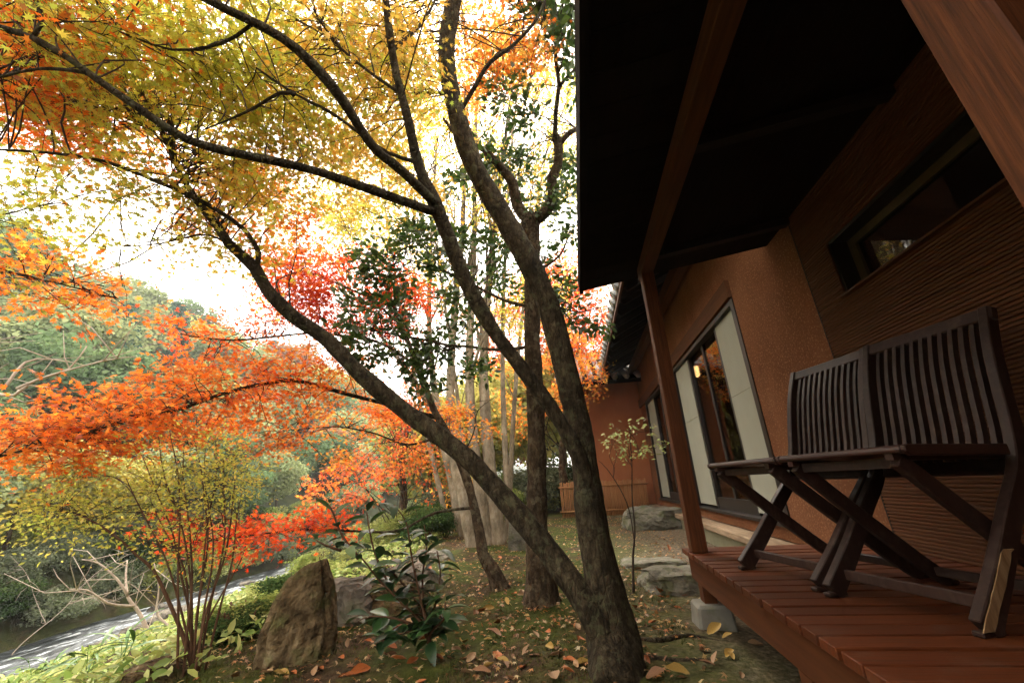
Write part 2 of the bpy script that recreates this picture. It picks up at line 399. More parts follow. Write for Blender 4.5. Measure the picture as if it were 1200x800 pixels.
def water_mat():
    m, N, L, out = new_mat('rushing_river_water')
    b = N.new('ShaderNodeBsdfPrincipled'); L.new(b.outputs[0], out.inputs[0])
    geo = N.new('ShaderNodeNewGeometry'); mp = N.new('ShaderNodeMapping'); mp.inputs['Scale'].default_value = (3.6, 1.3, 1)
    L.new(geo.outputs['Position'], mp.inputs[0])
    n = N.new('ShaderNodeTexNoise'); n.inputs['Scale'].default_value = 1.2; n.inputs['Detail'].default_value = 9; n.inputs['Roughness'].default_value = .68
    n.inputs['Distortion'].default_value = .6
    L.new(mp.outputs[0], n.inputs['Vector'])
    r = ramp(N, [(.40, (.012, .015, .016)), (.49, (.035, .042, .046)), (.55, (.12, .135, .145)), (.60, (.62, .66, .68))]); L.new(n.outputs['Fac'], r.inputs[0])
    L.new(r.outputs[0], b.inputs['Base Color'])
    r2 = ramp(N, [(.4, (.3, .3, .3)), (.58, (.8, .8, .8))]); L.new(n.outputs['Fac'], r2.inputs[0]); L.new(r2.outputs[0], b.inputs['Roughness'])
    n2 = N.new('ShaderNodeTexNoise'); n2.inputs['Scale'].default_value = 3; n2.inputs['Detail'].default_value = 6; L.new(mp.outputs[0], n2.inputs['Vector'])
    bp = N.new('ShaderNodeBump'); bp.inputs['Strength'].default_value = .8; bp.inputs['Distance'].default_value = .12
    L.new(n2.outputs['Fac'], bp.inputs['Height']); L.new(bp.outputs[0], b.inputs['Normal'])
    return m
M['water'] = water_mat()

# ------------------------------------------------------------------ foliage tools
def mesh_arrays(name, V, Fc, mat, col=None, smooth=False):
    """V (n,3); Fc (m,k) faces of equal size; col (n,3) leaf colour"""
    me = bpy.data.meshes.new(name)
    n, (m, k) = len(V), Fc.shape
    me.vertices.add(n); me.vertices.foreach_set('co', V.astype(np.float32).ravel())
    me.loops.add(m * k); me.loops.foreach_set('vertex_index', Fc.astype(np.int32).ravel())
    me.polygons.add(m); me.polygons.foreach_set('loop_start', np.arange(0, m * k, k, dtype=np.int32))
    me.polygons.foreach_set('loop_total', np.full(m, k, np.int32))
    if smooth: me.polygons.foreach_set('use_smooth', np.ones(m, bool))
    if col is not None:
        at = me.attributes.new('leaf_colour', 'FLOAT_COLOR', 'POINT')
        at.data.foreach_set('color', np.hstack([col, np.ones((n, 1))]).astype(np.float32).ravel())
    me.materials.append(mat); me.update(calc_edges=True); me.validate()
    return me
def maple_template(lobes):
    """palmate blade, stem notch at -x, drooping tips"""
    if lobes == 7: tips = [(0, 1.0), (38, .95), (80, .78), (128, .5)]
    else: tips = [(0, 1.0), (48, .9), (105, .62)]
    A = []
    full = [(-a, l) for a, l in tips[:0:-1]] + tips
    for i, (a, l) in enumerate(full):
        A.append((a, l, -.16 * l * l))
        if i < len(full) - 1:
            A.append(((a + full[i + 1][0]) / 2, .34, .03))
    A.append((180, .12, 0))
    v = [(0, 0, 0)] + [(l * math.cos(rad(a)), l * math.sin(rad(a)), z) for a, l, z in A]
    n = len(A)
    f = [(0, 1 + i, 1 + (i + 1) % n) for i in range(n)]
    return np.array(v), np.array(f)
MAPLE7 = maple_template(7); MAPLE5 = maple_template(5)
OVAL = (np.array([(0, 0, 0), (.3, .22, .05), (.65, .2, .04), (1, 0, -.08), (.65, -.2, .04), (.3, -.22, .05), (.33, 0, 0), (.66, 0, -.02)]),
        np.array([(0, 6, 1), (6, 7, 2), (6, 2, 1), (7, 3, 2), (0, 5, 6), (6, 5, 4), (6, 4, 7), (7, 4, 3)]))
DIAM = (np.array([(0, 0, 0), (.5, .24, .05), (1, 0, -.06), (.5, -.24, .05)]), np.array([(0, 1, 2), (0, 2, 3)]))
CLUMP = (np.array([(-.5, -.2, 0), (.1, -.5, .12), (.55, .05, -.05), (.05, .5, .1), (-.4, .32, -.1)]), np.array([(0, 1, 2), (0, 2, 3), (0, 3, 4)]))
def unit(a): return a / np.maximum(1e-9, np.linalg.norm(a, axis=1, keepdims=True))
def leaves_mesh(name, tmpl, pos, nrm, dirs, size, col, mat):
    tv, tf = tmpl
    z = unit(nrm); x = unit(dirs - z * np.sum(dirs * z, 1, keepdims=True)); y = np.cross(z, x)
    V = pos[:, None, :] + size[:, None, None] * (tv[None, :, 0:1] * x[:, None] + tv[None, :, 1:2] * y[:, None] + tv[None, :, 2:3] * z[:, None])
    n, k = len(pos), len(tv)
    Fc = (tf[None] + (np.arange(n) * k)[:, None, None]).reshape(-1, tf.shape[1])
    return mesh_arrays(name, V.reshape(-1, 3), Fc, mat, np.repeat(col, k, 0))
def pick_cols(pal, n, jit=.14):
    pal = np.array(pal); c = pal[RNG.integers(0, len(pal), n)]
    return np.clip(c * (1 + RNG.normal(0, jit, (n, 1))) * (1 + RNG.normal(0, .05, (n, 3))), .004, .95)
OR = [(.88, .24, .030), (.86, .185, .020), (.90, .31, .050)]
RD = [(.84, .115, .020), (.87, .165, .028), (.78, .075, .018)]
YE = [(.84, .56, .10), (.78, .48, .075), (.86, .62, .17), (.82, .44, .06)]
OL = [(.70, .67, .10), (.62, .63, .105), (.78, .68, .10), (.52, .57, .095), (.68, .54, .08)]
GO = [(.88, .43, .065), (.90, .35, .050), (.84, .50, .085)]
PINK = [(.80, .16, .045), (.80, .24, .07), (.74, .10, .035)]
DEEP = [(.80, .085, .012), (.82, .13, .016), (.72, .055, .012), (.84, .17, .02)]
GRN = [(.045, .095, .016), (.070, .135, .022), (.032, .068, .013), (.11, .18, .034)]

class Tree:
    """limbs given as 3-D polylines; sprays of leaves hang on twigs grown from the nearest limb"""
    def __init__(s, name, label, cat, base, group=None):
        s.root = empty(name, base, label, cat, group); s.base = Vector(base)
        s.pts = []; s.twigs = MB(); s.L = {}
    def limb(s, pts, radii, mat, name='branch', sides=10, step=.05, rough=.10, wob=0.0, flare=0.0, seed=0):
        q, r = catmull(pts, radii, step)
        if wob:
            q = [p + Vector(noise.noise_vector(p * 3.0 + Vector((seed, 0, 0)))) * wob * min(1, i / 4) for i, p in enumerate(q)]
        s.pts += [(p.copy(), rr) for p, rr in zip(q, r)]
        mb = MB(); mb.tube([p - s.base for p in q], r, sides)
        # bumps, knots and flare
        nv = len(mb.v); vs = []
        for i, v in enumerate(mb.v):
            k = min(len(q) - 1, i // sides); c = q[k] - s.base; d = Vector(v) - c
            a = Vector(v) + s.base
            g = 1 + rough * (noise.noise(a * 9) + .6 * noise.noise(a * 23) + 1.1 * noise.noise(a * 3.7))
            if flare:
                h = k / max(1, len(q) - 1)
                an = math.atan2(d.y, d.x)
                g += flare * math.exp(-h * 9) * (1 + .5 * math.sin(3 * an + 1) + .35 * math.sin(5 * an))
            vs.append(tuple(c + d * g))
        mb.v = vs
        return mb.obj(name, mat, s.root, smooth=True)
    def near(s, c, rmax=9):
        arr = s._arr if getattr(s, '_n', 0) == len(s.pts) else None
        if arr is None:
            s._arr = arr = np.array([p[:] for p, r in s.pts]); s._rr = np.array([r for p, r in s.pts]); s._n = len(s.pts)
        d = np.linalg.norm(arr - np.array(c), axis=1) + .6 * np.maximum(0, s._rr - .03) * 10
        k = np.nonzero(d < d.min() * 1.35 + .10)[0]; i = int(k[RNG.integers(0, len(k))]); return Vector(arr[i]), min(rmax, s._rr[i])
    def spray(s, c, R, n, pal, size, tmpl='m7', flat=.25, tilt=.35, mat='leaf', droop=.0, subs=5, tw=.0028, keep=None, jit=.55, wild=False):
        c = Vector(c); q, rr = s.near(c)
        if keep is not None and not keep(np.array([c[:]]))[0]: return
        dv = c - q; ln = dv.length
        mid = q + dv * .5 + Vector((RNG.normal(0, .05), RNG.normal(0, .05), .10)) * min(1.0, ln)
        q25 = q + dv * .22 + Vector((RNG.normal(0, .03), RNG.normal(0, .03), .05)) * min(1.0, ln)
        out = dv.copy(); out.z *= .3
        if out.length < .05: out = Vector((RNG.normal(), RNG.normal(), 0))
        out.normalize()
        up = Vector((RNG.normal(0, tilt), RNG.normal(0, tilt), 1)).normalized()
        out = (out - up * out.dot(up)).normalized(); sd = up.cross(out)
        PP = []; DD = []; ok = 0
        for k in range(subs):
            a = -1.25 + 2.5 * (k + RNG.random()) / subs
            ln2 = R * (.75 + .5 * RNG.random()) * (1 - .25 * abs(a))
            d = out * math.cos(a) + sd * math.sin(a)
            st = c - out * R * .45 * RNG.random()
            e = st + d * ln2 * 1.15 + up * R * flat * RNG.normal(0, .6)
            m2 = (st + e) * .5 + up * .03
            P_ = []; D_ = []
            for j in range(n // subs + 1):
                t = .12 + .95 * RNG.random() ** .8
                b = (st + (m2 - st) * 2 * t) if t < .5 else m2 + (e - m2) * (2 * t - 1)
                off = sd * math.cos(a) - out * math.sin(a)
                w = RNG.normal(0, .20) * R
                P_.append((b + off * w + up * (RNG.normal(0, flat * .5) * R))[:])
                D_.append((d + off * (w / R) * 3 + Vector((RNG.normal(0, .4), RNG.normal(0, .4), RNG.normal(0, .2) - droop)))[:])
            P_ = np.array(P_); D_ = np.array(D_); full = len(P_)
            if keep is not None:
                kk = keep(P_); P_ = P_[kk]; D_ = D_[kk]
            if len(P_) > full * .5:
                s.twigs.tube([v - s.base for v in (st, m2, e)], [tw * .8, tw * .6, tw * .35], 3, False); ok += 1
                PP.append(P_); DD.append(D_)
        if not ok: return
        P_ = np.concatenate(PP); D_ = np.concatenate(DD)
        pts, rs = catmull([q, q25, mid, c], [min(rr * .5, tw * 2.6), tw * 2.0, tw * 1.5, tw], .12)
        s.twigs.tube([p - s.base for p in pts], rs, 4, False)
        N_ = np.array(up[:])[None] + RNG.normal(0, jit, P_.shape)
        if wild: N_ = RNG.normal(0, 1, P_.shape)
        sz = size * RNG.uniform(.65, 1.25, len(P_))
        cl = pick_cols(pal, len(P_)) * RNG.uniform(.88, 1.1)
        s.L.setdefault((tmpl, mat), []).append((P_, N_, D_, sz, cl))
    def blobs(s, lst, R, n, size, **kw):
        for (px, py, rx, ry, r0, r1, cnt, pal) in lst:
            for i in range(cnt):
                a = RNG.uniform(0, 2 * math.pi); q = math.sqrt(RNG.random())
                c = PR(px + rx * q * math.cos(a), py + ry * q * math.sin(a), RNG.uniform(r0, r1))
                s.spray(c, R * RNG.uniform(.75, 1.25), n, pal, size, **kw)
    def finish(s, name='foliage'):
        T = dict(m7=MAPLE7, m5=MAPLE5, oval=OVAL, diam=DIAM, clump=CLUMP)
        for (t, m), lst in s.L.items():
            P_, N_, D_, S_, C_ = (np.concatenate([l[i] for l in lst]) for i in range(5))
            me = leaves_mesh(name, T[t], P_ - np.array(s.base[:]), N_, D_, S_, C_, M[m])
            link(name, me, s.root, 'stuff')
        if s.twigs.v: s.twigs.obj('twigs', M['twig'], s.root, smooth=True, kind='stuff')

# ------------------------------------------------------------------ ground and river
def grid_sheet(name, xs, ys, zf, mat):
    V = np.array([(x, y, zf(x, y)) for y in ys for x in xs])
    nx, ny = len(xs), len(ys)
    i, j = np.meshgrid(np.arange(nx - 1), np.arange(ny - 1))
    a = (j * nx + i).ravel()
    return mesh_arrays(name, V, np.stack([a, a + 1, a + nx + 1, a + nx], 1), mat, None, True)
xs = np.concatenate([np.arange(-180, -60, 8), np.arange(-60, -14, 1.5), np.arange(-14, -6, .25), np.arange(-6, 2.2, .075), np.arange(2.2, 8, 1), np.arange(8, 160, 12)])
ys = np.concatenate([np.arange(-60, -2, 4), np.arange(-2, .6, .3), np.arange(.6, 9.5, .075), np.arange(9.5, 22, .3), np.arange(22, 70, 2), np.arange(70, 420, 15)])
tag(link('ground', grid_sheet('ground', xs, ys, gz, M['ground'])), kind='structure')
wx = np.arange(-12.2, -5.5, .35); wy = np.concatenate([np.arange(-40, 2, 3), np.arange(2, 30, .35), np.arange(30, 200, 8)])
tag(link('river', grid_sheet('river', wx, wy, lambda x, y: RIVER_Z + .05 * noise.noise(Vector((x * 1.5, y * .6, 1))) + .012 * (y - 8) * (1 if y > 8 else .4), M['water'])), kind='structure')

# ------------------------------------------------------------------ house
WX = 1.6
house = empty('house', (WX, 4.0, -.78), 'terracotta stucco house with ridged siding, dark porch roof and sliding doors', 'house')
HB = Vector(house.location)
def hp(mb, name, mat, parent=None, **kw):
    """a part of the house; shapes are written in world metres"""
    if parent is None:
        mb.v = [tuple(Vector(v) - HB) for v in mb.v]; return mb.obj(name, mat, house, **kw)
    off = HB + parent.location
    mb.v = [tuple(Vector(v) - off) for v in mb.v]; return mb.obj(name, mat, parent, **kw)

soff = lambda x: 1.49 + .14 * (x - .585)      # underside of the porch roof
# ridged siding wall (thin horizontal courses) round the strip window
WY0, WY1, WZ0, WZ1 = .62, 2.335, .93, 1.268
hp(MB().box(WX + .012, 1.80, -3, 2.59, -.42, WZ0 - .004).box(WX + .012, 1.80, -3, 2.59, WZ1 + .004, 2.6).box(WX + .012, 1.80, -3, WY0 - .004, WZ0 - .004, WZ1 + .004).box(WX + .012, 1.80, WY1 + .004, 2.59, WZ0 - .004, WZ1 + .004), 'wall', M['siding'])
sid = MB(); z = -.412; k = 0
rs = random.Random(5)
while z < 1.66:
    ph = .0172 + rs.uniform(-.0014, .0014); z1 = z + ph
    segs = [(-3, 2.595)]
    if z1 > WZ0 and z < WZ1: segs = [(-3, WY0), (WY1, 2.595)]
    for a, b in segs:
        lip = .0036 + rs.uniform(-.0008, .0010)
        n = max(2, int((b - a) / .35)); last = None
        prof = [(WX + .003, z), (WX - lip, z + .0015), (WX - lip, z + ph * .55), (WX + .002, z + ph * .88), (WX + .003, z1)]
        vs = []; fs = []
        for i in range(n + 1):
            y = a + (b - a) * i / n; w = rs.uniform(-.0004, .0004)
            vs += [(px - (w if 0 < q < 4 else 0), y, pz + (w if 0 < q < 4 else 0)) for q, (px, pz) in enumerate(prof)]
        for i in range(n):
            for q in range(4):
                fs.append((i * 5 + q, i * 5 + q + 1, i * 5 + 5 + q + 1, i * 5 + 5 + q))
        sid.add(vs, fs)
    z = z1
hp(sid, 'siding', M['siding'], kind='stuff')
hp(MB().box(WX - .003, WX + .10, 2.595, 2.606, -.41, 1.63), 'corner_trim', M['rafter'])
# strip window, recessed
win = hp(MB().box(WX + .012, 1.78, WY0, WY1, WZ0 - .004, WZ0 + .016).box(WX + .012, 1.78, WY0, WY1, WZ1 - .014, WZ1 + .004).box(WX + .012, 1.78, WY0 - .004, WY0 + .014, WZ0 + .016, WZ1 - .014).box(WX + .012, 1.78, WY1 - .014, WY1 + .004, WZ0 + .016, WZ1 - .014), 'window', M['frame'])
a, b, c, d = WY0 + .014, WY1 - .014, WZ0 + .016, WZ1 - .014
hp(MB().box(1.70, 1.74, a, b, c, c + .03).box(1.70, 1.74, a, b, d - .045, d).box(1.70, 1.74, a, a + .045, c + .03, d - .045).box(1.70, 1.74, b - .055, b, c + .03, d - .045), 'frame', M['window_frame'], win)
hp(MB().box(1.717, 1.723, a + .045, b - .055, c + .03, d - .045), 'pane', M['glass_dark'], win)
hp(MB().box(1.575, 1.70, WY0 - .02, WY1 + .02, WZ0 - .016, WZ0 - .005), 'sill', M['wood_beam'], win)
# dark closet behind the window
hp(MB().box(2.6, 2.64, -3, 2.58, -.4, 2.6), 'inner_wall', M['interior_dark'])

# stucco wall with two door bays
BAYS = [(3.72, 6.40), (6.56, 9.16)]
DZ0, DZ1 = -.39, 1.572
st = MB()
st.box(WX + .002, 1.75, 2.606, 3.72, -.42, 2.62)
st.box(WX + .002, 1.75, 3.72, 9.85, 1.762, 2.62)
st.box(WX + .002, 1.75, 6.40, 6.56, -.42, 1.575)
st.box(WX + .002, 1.75, 9.16, 9.85, -.42, 1.575)
st.box(WX + .002, 1.75, 2.606, 9.85, -.53, -.42)
hp(st, 'stucco_wall', M['stucco'])
hp(MB().box(1.565, 1.75, 3.722, 9.848, 1.577, 1.76), 'lintel', M['wood_beam'], bevel=.004)
hp(MB().box(1.555, 1.74, 3.70, 9.2, -.419, -.392), 'door_sill', M['frame'])
lg = MB()
hp(lg.box(1.40, 1.60, 2.90, 9.8, -.60, -.535), 'ledge', M['ledge'], bevel=.008)
hp(MB().box(1.47, 1.74, 2.88, 9.85, -1.0, -.602).box(1.61, 1.74, -3, 2.88, -1.0, -.421), 'foundation', M['concrete'])
for (y0, y1) in BAYS:
    dr = hp(MB().box(1.592, 1.72, y0 + .001, y0 + .075, DZ0, DZ1).box(1.592, 1.72, y1 - .065, y1 - .001, DZ0, DZ1).box(1.592, 1.72, y0 + .075, y1 - .065, DZ1 - .05, DZ1), 'sliding_door', M['frame'])
    for (a, b) in ((y0 + .076, y0 + .68), (y1 - .75, y1 - .066)):
        hp(MB().box(1.632, 1.655, a, b, DZ0 + .03, .735).box(1.634, 1.655, a, b, .739, DZ1 - .052), 'white_panel', M['white_panel'], dr, bevel=.002)
    ga, gb = y0 + .682, y1 - .752
    hp(MB().box(1.64, 1.69, ga, ga + .06, DZ0 + .003, DZ1 - .052).box(1.64, 1.69, gb - .06, gb, DZ0 + .003, DZ1 - .052).box(1.66, 1.70, (ga + gb) / 2 - .03, (ga + gb) / 2 + .03, DZ0 + .13, DZ1 - .052).box(1.645, 1.692, ga + .06, gb - .06, DZ0 + .003, DZ0 + .13), 'glazing_frame', M['frame'], dr)
    hp(MB().box(1.672, 1.678, ga + .06, (ga + gb) / 2 - .03, DZ0 + .131, DZ1 - .053), 'pane', M['glass'], dr)
    hp(MB().box(1.672, 1.678, (ga + gb) / 2 + .03, gb - .06, DZ0 + .131, DZ1 - .053), 'pane', M['glass'], dr)
    hp(MB().box(1.636, 1.72, y0 + .077, y1 - .067, DZ0 + .0005, DZ0 + .0025), 'track', M['frame'], dr)
# room behind the doors
hp(MB().box(1.75, 4.9, 2.7, 9.8, -.45, -.40).box(4.9, 5.0, 2.7, 9.8, -.45, 2.6).box(1.76, 4.9, 2.6, 2.7, -.45, 2.6).box(1.76, 4.9, 9.75, 9.84, -.39, 2.6), 'room_wall', M['interior'])
hp(MB().box(1.755, 4.9, 2.7, 9.8, 2.1, 2.16), 'room_ceiling', M['interior_dark'])
hp(MB().box(2.9, 3.02, 5.7, 5.82, -.40, 2.1).box(3.3, 3.42, 7.6, 7.72, -.40, 2.1).box(3.6, 4.6, 6.2, 6.6, -.40, .5).box(2.2, 3.0, 8.3, 9.3, -.40, .15), 'room_woodwork', M['interior_dark'])
# unseen walls behind the camera, added to keep light off deck and siding
hp(MB().prism([(.60, -.408), (1.588, -.408), (1.588, soff(1.588) - .004), (.60, soff(.60) - .11)], 'y', -1.34, -1.235), 'shade_partition', M['stucco'])
hp(MB().box(-1.6, 1.585, -2.9, -2.72, -1.0, 2.9), 'shade_wall', M['stucco'])
# back and far sides close the volume
hp(MB().box(1.76, 6.0, -3.2, -3.0, -1.0, 3.6).box(5.9, 6.05, -3.0, 10, -1.0, 3.6), 'rear_wall', M['stucco'])

# lamp glowing in the room
lp = PR(813, 436, 1).normalized(); t_ = 2.35 / lp.x; lp = lp * t_
lamp = empty('paper_lamp', (lp.x, lp.y, lp.z - .09), 'small square paper lamp glowing warm inside the glass doors', 'lamp')
MB().box(-.075, .075, -.075, .075, .0, .19).obj('lamp_shade', M['lamp'], lamp, bevel=.006)
MB().box(-.085, .085, -.085, .085, .19, .205).box(-.006, .006, -.006, .006, .205, 2.105 - lp.z + .085).obj('hanger', M['frame'], lamp)

# porch roof on two posts
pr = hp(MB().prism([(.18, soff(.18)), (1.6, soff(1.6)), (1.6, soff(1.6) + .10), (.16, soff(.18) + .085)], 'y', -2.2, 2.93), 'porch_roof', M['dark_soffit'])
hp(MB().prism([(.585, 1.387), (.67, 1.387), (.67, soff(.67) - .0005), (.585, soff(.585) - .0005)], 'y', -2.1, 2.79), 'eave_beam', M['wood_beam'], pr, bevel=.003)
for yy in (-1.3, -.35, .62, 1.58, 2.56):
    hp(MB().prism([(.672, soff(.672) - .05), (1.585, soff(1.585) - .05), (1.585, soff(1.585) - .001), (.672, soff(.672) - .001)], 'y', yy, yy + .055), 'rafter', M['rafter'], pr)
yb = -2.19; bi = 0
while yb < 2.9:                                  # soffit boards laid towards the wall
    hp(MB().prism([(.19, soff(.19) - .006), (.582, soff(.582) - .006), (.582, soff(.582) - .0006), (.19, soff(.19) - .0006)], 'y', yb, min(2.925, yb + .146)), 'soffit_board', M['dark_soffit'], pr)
    yb += .15
hp(MB().prism([(.15, soff(.18) - .022), (.178, soff(.18) - .018), (.178, soff(.18) + .095), (.145, soff(.18) + .09)], 'y', -2.2, 2.94), 'fascia', M['dark_soffit'], pr)
for py0, py1 in ((2.645, 2.73), (.433, .518)):
    po = hp(MB().box(.585, .67, py0, py1, -.4085, 1.3865), 'post', M['wood_post'], bevel=.004)

# tiled roof over the doors
SL = .5; EX, EZ = .74, 2.28
tz = lambda x: EZ + SL * (x - EX)
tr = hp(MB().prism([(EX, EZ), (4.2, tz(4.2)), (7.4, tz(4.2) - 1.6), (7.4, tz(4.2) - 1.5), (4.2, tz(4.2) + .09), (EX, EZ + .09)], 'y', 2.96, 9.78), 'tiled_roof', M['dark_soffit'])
yy = 3.05
while yy < 9.7:
    hp(MB().prism([(EX + .10, tz(EX + .1) - .075), (1.598, tz(1.598) - .075), (1.598, tz(1.598) - .0015), (EX + .06, tz(EX + .06) - .0015)], 'y', yy, yy + .06), 'rafter', M['rafter'], tr)
    yy += .42
hp(MB().prism([(1.42, 2.36), (1.54, 2.36), (1.54, tz(1.48) - .09), (1.42, tz(1.42) - .09)], 'y', 3.0, 9.8), 'purlin', M['wood_beam'], tr)
hp(MB().prism([(EX - .006, EZ - .05), (EX + .022, EZ - .05), (EX + .022, EZ - .002), (EX - .006, EZ - .002)], 'y', 2.96, 9.78), 'eave_fascia', M['wood_beam'], tr)
# one eave tile: round end cap with its barrel running up the slope, and a curved apron
mb = MB(); u = Vector((1, 0, SL)).normalized(); w = Vector((-SL, 0, 1)).normalized(); yv = Vector((0, 1, 0))
ring = []
for rr, dd in ((.0, -.004), (.045, -.006), (.05, .002), (.066, .002), (.068, -.006), (.074, .0), (.070, .05), (.070, .5)):
    ring.append([u * (dd - .03) + (yv * math.cos(2 * math.pi * j / 14) + w * math.sin(2 * math.pi * j / 14)) * max(rr, .001) for j in range(14)])
vs = [p for r_ in ring for p in r_]; fs = []
for i in range(len(ring) - 1):
    for j in range(14): fs.append((i * 14 + j, i * 14 + (j + 1) % 14, i * 14 + 14 + (j + 1) % 14, i * 14 + 14 + j))
mb.add(vs, fs)
n = 8; vs = []; fs = []
for i in range(n + 1):
    yq = .07 + .13 * i / n; dz = -.035 * math.sin(math.pi * i / n) - .02
    for du, hh in ((-.02, -.05), (-.02, .0), (.5, .0)):
        p = u * du + yv * yq + w * (dz + hh * 1.0); vs.append(p)
for i in range(n):
    for q in range(2): fs.append((i * 3 + q, i * 3 + q + 1, i * 3 + 4 + q, i * 3 + 3 + q))
mb.add(vs, fs)
tile_me = mb.mesh('eave_tile', M['tile'], smooth=False)
yy = 3.02
while yy < 9.72:
    o = link('eave_tile', tile_me, tr); o.location = Vector((EX - .01, yy, EZ + .125)) - HB
    yy += .2 + .065
fld = MB(); yy = 3.02
while yy < 9.72:
    fld.tube([Vector((EX + .4, yy, tz(EX + .4) + .125)), Vector((4.1, yy, tz(4.1) + .125))], [.07, .07], 7); yy += .265
hp(fld, 'barrel_tiles', M['tile'], tr, smooth=True, kind='stuff')

# end wing across the garden with its own low roof
hp(MB().box(-.05, 1.76, 9.852, 10.0, -1.0, 2.3), 'end_wall', M['stucco_end'])
hp(MB().box(-.05, .1, 10.0, 13, -1.0, 2.1), 'side_wall', M['stucco_end'])
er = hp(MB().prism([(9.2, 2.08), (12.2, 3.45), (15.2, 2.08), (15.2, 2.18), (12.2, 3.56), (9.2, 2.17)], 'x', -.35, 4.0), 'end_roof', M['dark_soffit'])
fld = MB(); q = -.3
while q < 1.9:
    fld.tube([Vector((q, 9.15, 2.22)), Vector((q, 12.2, 3.62))], [.07, .07], 7); q += .265
hp(fld, 'barrel_tiles', M['tile'], er, smooth=True, kind='stuff')

# bamboo fence in front of the end wall
bf = empty('bamboo_fence', (.0, 9.55, -.72), 'low fence of upright split bamboo against the end wall', 'fence')
mb = MB(); x = -.45; rs = random.Random(3)
while x < 1.42:
    r_ = rs.uniform(.012, .017)
    mb.tube([Vector((x, rs.uniform(-.01, .01), -.06)), Vector((x + rs.uniform(-.006, .006), 0, .72 + rs.uniform(-.02, .02)))], [r_, r_ * .92], 6); x += .036
mb.obj('bamboo_slats', M['bamboo'], bf, kind='stuff', smooth=True)
for zz in (.12, .62):
    MB().tube([Vector((-.5, -.03, zz)), Vector((1.45, -.03, zz))], [.016, .016], 7).obj('rail', M['bamboo'], bf, smooth=True)

# ------------------------------------------------------------------ veranda deck
DK = -.41
deck = empty('veranda_deck', (1.08, 1.0, DK), 'low veranda deck of red stained planks along the house wall', 'deck')
def dp(mb, name, mat, **kw):
    mb.v = [tuple(Vector(v) - Vector(deck.location)) for v in mb.v]; return mb.obj(name, mat, deck, **kw)
pitch = .0885; rs = random.Random(9)
y = 2.853; i = 0
while y > -1.2:
    e = rs.uniform(-.003, .003); dz = rs.uniform(-.0025, .001)
    dp(MB().box(.572 + e, 1.592, y - pitch + .013, y, DK - .027 + dz, DK + dz), 'plank', M['deck'], bevel=.002)
    y -= pitch; i += 1
dp(MB().box(.598, .650, -1.2, 2.84, -.572, -.4385), 'rim_beam', M['rim'], bevel=.004)
dp(MB().box(1.50, 1.55, -1.2, 2.84, -.56, -.4385), 'ledger', M['rim'])
for yy in (-.6, .55, 1.62, 2.76):
    dp(MB().box(.652, 1.498, yy, yy + .05, -.55, -.4387), 'joist', M['rim'])
    if yy > 0:
        dp(MB().box(.602, .668, yy - .09, yy - .01, -.63, -.573) if yy < 2 else MB().box(.602, .668, yy - .11, yy - .03, -.66, -.573), 'stub_post', M['rim'])
for k, (fy, top, lab) in enumerate(((2.68, -.655, 'pale square footing stone under the corner post of the deck'), (1.57, -.628, 'pale footing stone half hidden under the deck rim beam'), (.50, -.628, 'pale footing stone under the deck post at its open end'))):
    w0, w1 = .10, .085
    z0 = gz(.64, fy) - .05
    f = MB().add([(-w0, -w0, z0), (w0, -w0, z0), (w0, w0, z0), (-w0, w0, z0), (-w1, -w1, top), (w1, -w1, top), (w1, w1, top), (-w1, w1, top)],
                 [(3, 2, 1, 0), (4, 5, 6, 7), (0, 1, 5, 4), (1, 2, 6, 5), (2, 3, 7, 6), (3, 0, 4, 7)])
    f.v = [(a, b, c - z0) for a, b, c in f.v]
    o = f.obj('footing_stone', M['footing'], bevel=.012); o.location = (.635, fy, z0)
    tag(o, lab, 'footing stone', 'deck footing stones')

